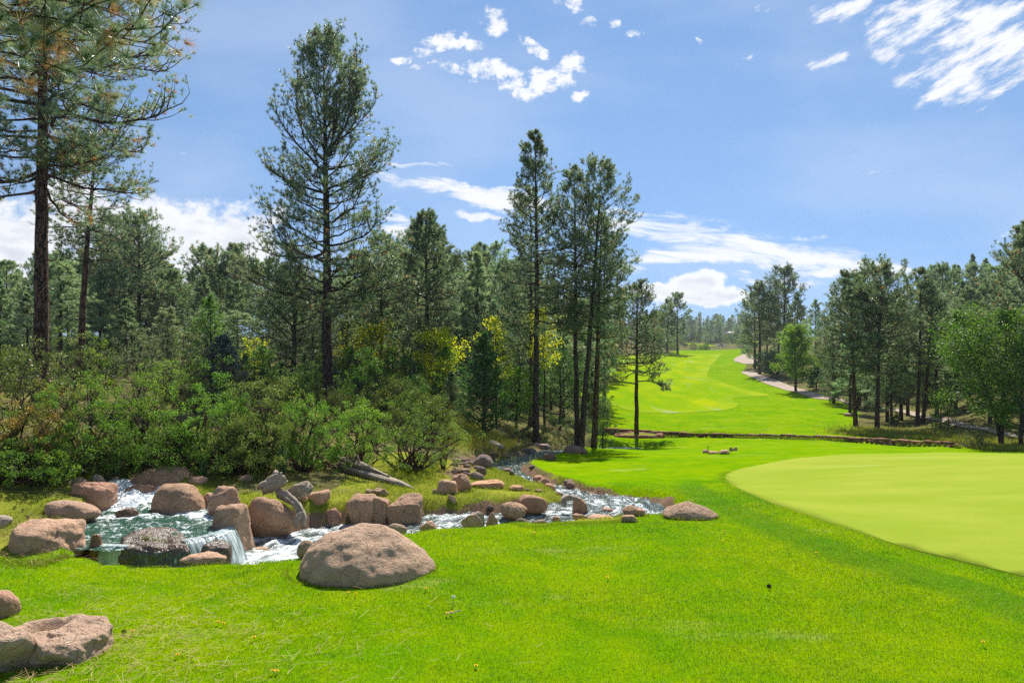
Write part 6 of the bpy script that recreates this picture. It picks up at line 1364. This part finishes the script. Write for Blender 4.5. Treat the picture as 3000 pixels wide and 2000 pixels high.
def cart(px, Y, rz, label):
    x, y = (px-1500)/F*Y, Y; r = empty('golf_cart', (x, y, gz(x, y)+.02), rz); tag(r, label, 'golf cart', 'golf carts parked by the far tee'); r.scale = (1.12,)*3
    B = Build(); B.box((0, 0, .42), (2.3, 1.15, .22)); B.box((1.0, 0, .68), (.5, 1.1, .35)); B.box((-.45, 0, .62), (.9, 1.1, .22)); B.box((.78, 0, .9), (.06, 1.0, .2)); B.box((-1.05, 0, .7), (.35, 1.05, .3)); ob('body', B.mesh('body', None, False), M_WHITE, r)
    B = Build(); B.box((-.1, 0, 1.86), (1.9, 1.2, .07)); B.box((-.1, 0, 1.91), (1.6, 1.0, .05)); ob('roof', B.mesh('roof', None, False), M_WHITE, r)
    B = Build(); B.box((-.35, 0, .78), (.5, 1.05, .12)); B.box((-.62, 0, 1.02), (.12, 1.05, .45)); ob('seat', B.mesh('seat', None, False), plain('seat_vinyl', (.35, .31, .26)), r)
    for sx, sy in ((.72, .52), (.72, -.52), (-.98, .52), (-.98, -.52)):
        B = Build(); B.tube([(sx, sy, .7), (sx-.12, sy, 1.84)], .025, 6); ob('roof_post', B.mesh('roof_post'), M_BLACK, r)
    for sx, sy in ((.78, .5), (.78, -.5), (-.78, .5), (-.78, -.5)):
        B = Build(); B.tube([(sx, sy-.1, .23), (sx, sy-.09, .23), (sx, sy+.09, .23), (sx, sy+.1, .23)], [.17, .23, .23, .17], 16); w = ob('wheel', B.mesh('wheel'), M_BLACK, r)
        B = Build(); s_ = 1 if sy > 0 else -1; B.tube([(sx, sy+s_*.1, .23), (sx, sy+s_*.115, .23)], [.12, .09], 12); ob('hub', B.mesh('hub'), M_WHITE, w)
    B = Build(); B.box((-1.2, .2, 1.0), (.25, .3, .9), 0, .01); B.box((-1.2, -.22, 1.0), (.25, .3, .9), 0, .01); ob('golf_bags', B.mesh('golf_bag', None, False), M_BLACK, r).name = 'bag_rack'
cart(2104, 398, 2.7, 'white golf cart parked nearer the golfers at the far tee')
cart(2120, 396, .25, 'dark-seated golf cart parked behind the other one at the far tee')
def house():
    x, y = 163, 506; z = gz(x, y); r = empty('house', (x, y, z), .2); tag(r, 'pale low house half hidden by distant pines beyond the carts', 'house')
    B = Build(); B.box((0, 0, 1.6), (11, 7, 4.2)); ob('wall', B.mesh('wall', None, False), plain('house_wall', (.36, .33, .31)), r)
    V = [(-6.3, -4.4, 3.6), (6.3, -4.4, 3.6), (6.3, 4.4, 3.6), (-6.3, 4.4, 3.6), (-4.2, 0, 6.0), (4.2, 0, 6.0), (-6.3, -4.4, 3.75), (6.3, -4.4, 3.75), (6.3, 4.4, 3.75), (-6.3, 4.4, 3.75)]
    rf = ob('roof', mesh_np('roof', V, [[(6, 7, 5, 4), (8, 9, 4, 5), (0, 1, 7, 6), (1, 2, 8, 7), (2, 3, 9, 8), (3, 0, 6, 9), (3, 2, 1, 0)], [(7, 8, 5), (9, 6, 4)]], None, False), plain('roof_tiles', (.22, .19, .17)), r)
    B = Build(); B.box((2, .8, 5.8), (1, 1, 2.2)); ob('chimney', B.mesh('chimney', None, False), plain('chimney_stone', (.4, .3, .25)), rf)
    for wx in (-3.6, 0, 3.6):
        B = Build(); B.box((wx, -3.52, 2.0), (1.7, .12, 1.5)); w = ob('window', B.mesh('window', None, False), M_WHITE, r)
        B = Build(); B.box((wx, -3.59, 2.0), (1.45, .06, 1.25)); ob('pane', B.mesh('pane', None, False), plain('glass_pane', (.05, .06, .07), .1, .6), w)
house()
# ------------------------------------------------------------------ grass blades, litter, small finds on the lawn
def blade_mat(name, lawn):
    m, t = mat(name)
    pos = t.n('ShaderNodeNewGeometry').outputs['Position']; tn = t.attr('tint')
    if lawn:
        c, _ = turf_color(t, pos, (.30, .41, .001), (.155, .335, .001), (.08, .22, .001))
        c = worn(t, pos, c)
        c = t.mix(t.mr(tn, .90, .96), c, (.46, .46, .22)); c = t.mix(t.mr(tn, 0, .5, .42, 0, False), c, (.045, .14, .002))
    else:
        c = ramp(t, tn, [(0, (.10, .19, .01)), (.5, (.26, .33, .02)), (.8, (.36, .36, .06)), (1, (.42, .32, .13))])
    b = t.n('ShaderNodeBsdfPrincipled', {'Base Color': c, 'Roughness': .5, 'Specular IOR Level': .3}); tl = t.n('ShaderNodeBsdfTranslucent', {'Color': t.mix(1.0, c, (1.15, 1.1, .6), 'MULTIPLY')})
    out(t, t.n('ShaderNodeMixShader', {0: .42, 1: b.outputs[0], 2: tl.outputs[0]}).outputs[0]); return m
M_BLADE, M_WILDB = blade_mat('lawn_blades', True), blade_mat('wild_grass_blades', False)
rg2 = np.random.default_rng(99)
def blades(name, x, y, ln, wd, m, tint, lean=.5, label=None, lift=0.0):
    k = len(x); z = ground(x, y)+lift-.006
    P = np.stack([x, y, z], 1); a = rg2.uniform(0, 2*PI, k); s = np.stack([np.cos(a), np.sin(a), 0*a], 1)*wd[:, None]*.5
    b = rg2.uniform(0, 2*PI, k); e = np.abs(rg2.normal(0, lean, k)); dv = np.stack([np.cos(b)*np.sin(e), np.sin(b)*np.sin(e), np.cos(e)], 1)
    mid = P+dv*ln[:, None]*.55; d2 = dv+np.stack([np.cos(b), np.sin(b), 0*b], 1)*.45; d2[:, 2] -= .15; tip = mid+unit(d2)*ln[:, None]*.45
    V = np.stack([P-s, P+s, mid+s*.8, mid-s*.8, tip], 1).reshape(-1, 3); o = np.arange(k)*5
    F4 = np.stack([o, o+1, o+2, o+3], 1); F3 = np.stack([o+3, o+2, o+4], 1)
    return tag(ob(name, mesh_np(name, V, [F4, F3], {'tint': np.repeat(tint, 5)}, False), m), label, 'grass', kind='stuff')
def lawn_grass():
    n = 780000; u = rg2.random(n); y0, y1, q = 5.2, 19.0, .55
    y = (y0**q+u*(y1**q-y0**q))**(1/q); y = 5.2+(y-5.2)*(.25+.75*rg2.random(n)**.4)
    x = rg2.uniform(-1.02, 1.02, n)*(y+.6)
    ok = (poly_dist(x, y, TURF) < -.02) & (poly_dist(x, y, GREEN) > .05)
    x, y = x[ok], y[ok]
    pn = .5+.5*fbm(np.stack([x*.9, y*.9, 0*x], 1), 3, seed=61)
    blades('grass', x, y, rg2.uniform(.018, .038, len(x))*(.8+.4*pn), .0042*(y/7.0), M_BLADE, rg2.random(len(x)), .55, 'short mown bright green grass of the near lawn')
    # long fringe where the lawn meets the banks
    edge = _catmull(hitxy([(-60, 1630), (150, 1640), (300, 1648), (420, 1645), (520, 1648), (700, 1636), (830, 1612), (900, 1596), (1020, 1570), (1150, 1552), (1280, 1543), (1400, 1535), (1520, 1532), (1650, 1529), (1760, 1527), (1850, 1520)]), 30)
    n = 30000; i = rg2.integers(0, len(edge), n); w = np.abs(rg2.normal(0, .10, n)); x = edge[i, 0]+rg2.normal(0, .05, n); y = edge[i, 1]-.12+rg2.normal(0, .10, n)
    tall = np.interp(edge[i, 0], [-7, -6.2, -5.8, -4.9, -4.2, -2, 3], [.4, .6, 1.3, 1.3, .6, .3, .25])
    blades('grass', x, y, rg2.uniform(.05, .11, n)*tall, np.full(n, .008)*np.sqrt(tall), M_WILDB, np.clip(rg2.normal(.42, .14, n), 0, 1), .4, 'longer sunlit grass fringing the lawn edge above the water')
    # grass grown up against the stones and round the edge of the green
    xs, ys = [], []
    for (cx, cy, W_, D_) in RK:
        if cy > 30 or (-6.4 < cx < -3.9 and 9.6 < cy < 12.6): continue
        k = int(140*W_*(1.6 if cy < 10 else 1)); a = rg2.uniform(PI*.95, PI*2.05, k); q = 1.0+np.abs(rg2.normal(0, .05, k))
        xs.append(cx+np.cos(a)*W_*.50*q); ys.append(cy+np.sin(a)*D_*.50*q)
    x, y = np.concatenate(xs), np.concatenate(ys); d, ex = line_dist(x, y, SP); k = (d > ex[:, 1]+.2) & (poly_dist(x, y, POOL) > .15); x, y = x[k], y[k]; n = len(x)
    blades('grass', x, y, rg2.uniform(.04, .10, n)*np.clip(y/11, .7, 1.2), np.full(n, .007)*(y/10), M_WILDB, np.clip(rg2.normal(.42, .18, n), 0, 1), .45, 'unmown grass grown up against the stones')
    n = 20000; i = rg2.integers(0, len(GREEN), n); j = (i+1) % len(GREEN); f_ = rg2.random(n)[:, None]; G_ = GREEN[i]+(GREEN[j]-GREEN[i])*f_; c_ = GREEN.mean(0); o_ = unit(G_-c_); w_ = np.abs(rg2.normal(0, .16, n))-.03
    x = G_[:, 0]+o_[:, 0]*w_; y = G_[:, 1]+o_[:, 1]*w_; k = (y < 21) & (np.abs(x) < .8*y); x, y = x[k], y[k]
    blades('grass', x, y, rg2.uniform(.012, .026, len(x)), .0045*(y/8.0), M_BLADE, rg2.random(len(x)), .5, 'short ragged fringe of grass round the putting green')
    n = 150000; x = rg2.uniform(-9.5, 2.5, n); y = rg2.uniform(10.2, 21, n)
    d, ex = line_dist(x, y, SP); keep = (poly_dist(x, y, TURF) > .0) & (d > ex[:, 1]+.25) & (poly_dist(x, y, POOL) > .22) & (np.abs(x) < .8*y)
    pn = fbm(np.stack([x*.8, y*.8, 0*x], 1), 4, seed=63); keep &= (pn+rg2.normal(0, .25, n) > -.35) & (rg2.random(n) < np.where((y > 14.2+.25*(x+9.0)*0) & (x < -3.0), .35, 1))
    sl = poly_dist(x, y, hitxy([(1265, 1385), (1340, 1330), (1380, 1300), (1500, 1310), (1470, 1350), (1400, 1400), (1330, 1415)])); keep &= (sl > 0) | (rg2.random(n) < .15)
    x, y, pn = x[keep], y[keep], pn[keep]; n = len(x)
    blades('grass', x, y, rg2.uniform(.03, .085, n)*(1+.5*np.clip(pn, 0, 1)), np.full(n, .0075)*(y/12), M_WILDB, np.clip(rg2.normal(.52, .2, n)-.2*np.clip(pn, -1, 1), 0, 1), .6, 'rough yellowish grass on the island and the banks')
    # tall dry meadow grass behind the slope, and weeds along the far wall and under the roadside pines
    P = hitxy([(1300, 1290), (1330, 1245), (1395, 1245), (1405, 1290), (1370, 1305)]); c = P.mean(0); n = 12000
    x = c[0]+rg2.normal(0, 1.1, n); y = c[1]+rg2.normal(0, 2.4, n)
    blades('grass', x, y, rg2.uniform(.15, .5, n), np.full(n, .02), M_WILDB, np.clip(rg2.normal(.72, .18, n), 0, 1), .35, 'tall dry meadow grass beside the dark young pine')
    n = 26000; px = 2420+620*rg2.random(n)**.75; px = px+np.where(px < 2520, rg2.normal(20, 30, n), 0); Yb = np.interp(px, [2420, 2523, 2680, 2790, 3020], [52.5, 49.5, 45.5, 42.5, 36]); y = Yb+np.abs(rg2.normal(0, 3.2, n)); x = (px-1500)/F*y
    blades('grass', x, y, rg2.uniform(.10, .38, n), np.full(n, .03), M_WILDB, np.clip(rg2.normal(.6, .2, n), 0, 1), .4, 'long seeding grass on the bank behind the wall under the pines')
    n = 9000; j = rg2.integers(0, len(WALL)-1, n); f_ = rg2.random(n)[:, None]; W2 = WALL[j]+(WALL[j+1]-WALL[j])*f_
    x = W2[:, 0]; y = W2[:, 1]-.3-np.abs(rg2.normal(0, .3, n)); k = (fbm(np.stack([x*.5, y*.3, 0*x], 1), 3, seed=71) > -.05); x, y = x[k], y[k]
    blades('grass', x, y, rg2.uniform(.10, .35, len(x)), np.full(len(x), .03), M_WILDB, np.clip(rg2.normal(.3, .2, len(x)), 0, 1), .5, 'weeds growing at the foot of the stone wall')
    p = (-7.25, 6.85)
    # fallen needles
    m, t = mat('straw_needles'); out(t, t.n('ShaderNodeBsdfPrincipled', {'Base Color': t.mix(t.attr('tint'), (.50, .38, .18), (.30, .17, .08)), 'Roughness': .7, 'Specular IOR Level': .2}).outputs[0])
    n = 3000; k = rg2.random(n) < .55; x = np.where(k, rg2.normal(-4.2, 1.3, n), rg2.normal(-7.2, .9, n)); y = np.where(k, rg2.normal(6.6, .8, n), rg2.normal(10.2, .8, n)); z = ground(x, y)+np.where(k, .045, .05)
    ok = (y > 5) & ~((poly_dist(x, y, POOL) < .2)); x, y, z = x[ok], y[ok], z[ok]; n = len(x); a = rg2.normal(.5, .9, n); ln = rg2.uniform(.07, .2, n); D = np.stack([np.cos(a), np.sin(a), rg2.normal(0, .12, n)], 1)*ln[:, None]*.5; S = np.stack([-np.sin(a), np.cos(a), 0*a], 1)*.0016
    c = np.stack([x, y, z], 1); V = np.stack([c-D-S, c-D+S, c+D+S, c+D-S], 1).reshape(-1, 3)
    tag(ob('needle_litter', mesh_np('needle_litter', V, [np.arange(n*4).reshape(-1, 4)], {'tint': np.repeat(rg2.random(n), 4)}, False), m), 'straw coloured fallen pine needles strewn over the grass', 'litter', kind='stuff')
lawn_grass()
def small_finds():
    B = Build(); r_ = np.random.default_rng(8)
    for k in range(9):
        for i in range(10):
            a = i*.628+k*.31; ph = k/8*PI*.92+.12; rr = .034*math.sin(ph)+.004; c = np.array([rr*math.cos(a), rr*math.sin(a), .045-.05*math.cos(ph)]); u = np.array([math.cos(a), math.sin(a), .35]); s = np.array([-math.sin(a), math.cos(a), 0])*.011
            B.add([c-s, c+s, c+s*.5+u*.018, c-s*.5+u*.018, c+[0, 0, -.008]], [(0, 1, 2, 3)], [(0, 4, 1)])
    cone = B.mesh('pine_cone', None, False); mc = plain('cone_scales', (.12, .075, .048), .8, .1); cone.materials.append(mc)
    for px, py, lab in ((2253, 1724, 'dark pine cone lying alone out on the open lawn'), (368, 1860, 'brown pine cone on the lawn beside the hollowed pale boulder'), (40, 1490, 'outermost pine cone of the needle strewn bank by the pool'), (62, 1500, 'pine cone on the bank next to the outermost cone'), (74, 1463, 'pine cone under the bushes at the top of the bank'), (78, 1521, 'pine cone low on the bank above the wide pink slab'), (117, 1537, 'pine cone touching the wide pink slab on the bank')):
        p = hit(px, py); o = bpy.data.objects.new('pine_cone', cone); C.objects.link(o); o.location = (p[0], p[1], p[2]+.025); o.scale = (.5, .5, .38); o.rotation_euler = (r_.uniform(.8, 1.6), 0, r_.uniform(0, 6)); tag(o, lab, 'pine cone', 'pine cones on the ground')
    st = Build(); st.tube([(0, 0, -.02), (.003, 0, .03), (.002, .002, .062)], .0025, 5); stem = st.mesh('stem'); ms = plain('flower_stem', (.12, .25, .05)); stem.materials.append(ms)
    hd = Build()
    for ring, (n, rr, zz) in enumerate(((16, .021, .058), (12, .015, .064), (7, .008, .068))):
        for i in range(n):
            a = i*2*PI/n+ring*.2; d = np.array([math.cos(a), math.sin(a), .18*ring]); s = np.array([-math.sin(a), math.cos(a), 0])*.0035; hd.add([[0, 0, .056]-s*.4, [0, 0, .056]+s*.4, d*rr+[0, 0, zz-.0]+s, d*rr+[0, 0, zz]-s], [(0, 1, 2, 3)])
    head = hd.mesh('flower_head', None, False); my = plain('dandelion_yellow', (.85, .56, .01), .6, .2); head.materials.append(my)
    sp = [(1020, 1745), (1043, 1748), (1247, 1733), (640, 1832), (655, 1836), (745, 1878), (800, 1978), (812, 1979), (1322, 1803), (1310, 1806), (1560, 1566), (2120, 1563), (2392, 1628), (388, 1860), (1780, 1700), (2118, 1590), (2880, 1892), (1395, 1962), (520, 1930), (1566, 1568)]
    for px, py in sp:
        p = hit(px, py); r = empty('dandelion', (p[0], p[1], p[2]), r_.uniform(0, 6)); tag(r, 'tiny yellow dandelion flower in the mown lawn', 'flower', 'yellow dandelions in the lawn'); r.scale = (.8,)*3
        for nm, me in (('stem', stem), ('flower_head', head)): o = bpy.data.objects.new(nm, me); C.objects.link(o); o.parent = r
    p = hit(1328, 1778); r = empty('dandelion_clock', (p[0], p[1], p[2])); tag(r, 'single white dandelion seed head on the lawn near the domed boulder', 'seed head')
    B = Build(); B.tube([(0, 0, -.02), (0, .004, .06), (.004, 0, .10)], .003, 5); ob('stem', B.mesh('stem'), ms, r)
    V, Fc = ico(3); tp = V*.024+[.004, 0, .118]; ob('seed_ball', tuft_mesh('seed_ball', np.tile([.004, 0, .118], (90, 1))+rg2.normal(0, .002, (90, 3)), unit(rg2.normal(size=(90, 3))), np.zeros(90), 3, .03, .004, rg2, .2), plain('seed_fluff', (.85, .85, .82), .9, .1), r)
    # dry tuft growing in the hollow of the pale boulder
    tp = []; td = []
    for i in range(60): a = r_.uniform(0, 6.28); tp.append((.16*r_.normal(), .08*r_.normal(), 0)); td.append((math.cos(a)*.5, math.sin(a)*.5, .8))
    hb = next(o for o in bpy.data.objects if o.get('label', '').startswith('big pale boulder with a grassy hollow'))
    hv = np.array([v.co[:] for v in hb.data.vertices]); W_, D_ = np.ptp(hv[:, 0]), np.ptp(hv[:, 1]); hq = (-.13*W_, .02*D_)
    hz = hv[(np.hypot(hv[:, 0]-hq[0], hv[:, 1]-hq[1]) < .06) & (hv[:, 2] > 0)][:, 2].max()
    c = np.array(hb.location)+[hq[0], hq[1], hz-.02]
    r = tuft_mesh('grass_tuft', np.array(tp), np.array(td), r_.uniform(.1, 1, 60), 7, .13, .006, r_, .5)
    o = ob('grass_tuft', r, leaf_mat('dry_tuft', [(0, (.12, .14, .02)), (.5, (.30, .24, .05)), (1, (.40, .22, .05))], .6, .4, 1.3, .2), loc=tuple(c)); tag(o, 'dry orange and green grass tuft in the hollow of the pale boulder', 'grass tuft')
    # pale worn twigs on the lawn
    for px, py in ((1325, 1808), (1332, 1806)):
        p = hit(px, py); B = Build(); B.tube([p+[-.06, -.03, .05], p+[.0, 0, .055], p+[.07, .05, .05]], .005, 5); tag(ob('twig', B.mesh('twig'), M_WOOD), 'short pale twig on the lawn just below the dandelion seed head', 'twig', 'pale twigs on the lawn')
small_finds()
# ------------------------------------------------------------------ mountain air
def haze():
    x0, x1, y0, y1, z0, z1 = -1330., 1330., -30., 1200., -9.0, 62.0
    V = [(x0, y0, z0), (x1, y0, z0), (x1, y1, z0), (x0, y1, z0), (x0, y0, z1), (x1, y0, z1), (x1, y1, z1), (x0, y1, z1)]
    m, t = mat('mountain_air')
    v = t.n('ShaderNodeVolumePrincipled', {'Color': (.80, .88, 1.0, 1), 'Density': .00019, 'Anisotropy': .25})
    t.n('ShaderNodeOutputMaterial', {'Volume': v.outputs[0]})
    o = ob('haze', mesh_np('haze', V, [[(0, 3, 2, 1), (4, 5, 6, 7), (0, 1, 5, 4), (1, 2, 6, 5), (2, 3, 7, 6), (3, 0, 4, 7)]], None, False), m)
    tag(o, 'thin pale haze over the far woods', 'haze', kind='stuff')
    zs = [v.co.z for v in bpy.data.objects['ground'].data.vertices]; print('ground z', min(zs), max(zs))
haze()
print('SCRIPT END objects', len(bpy.data.objects))
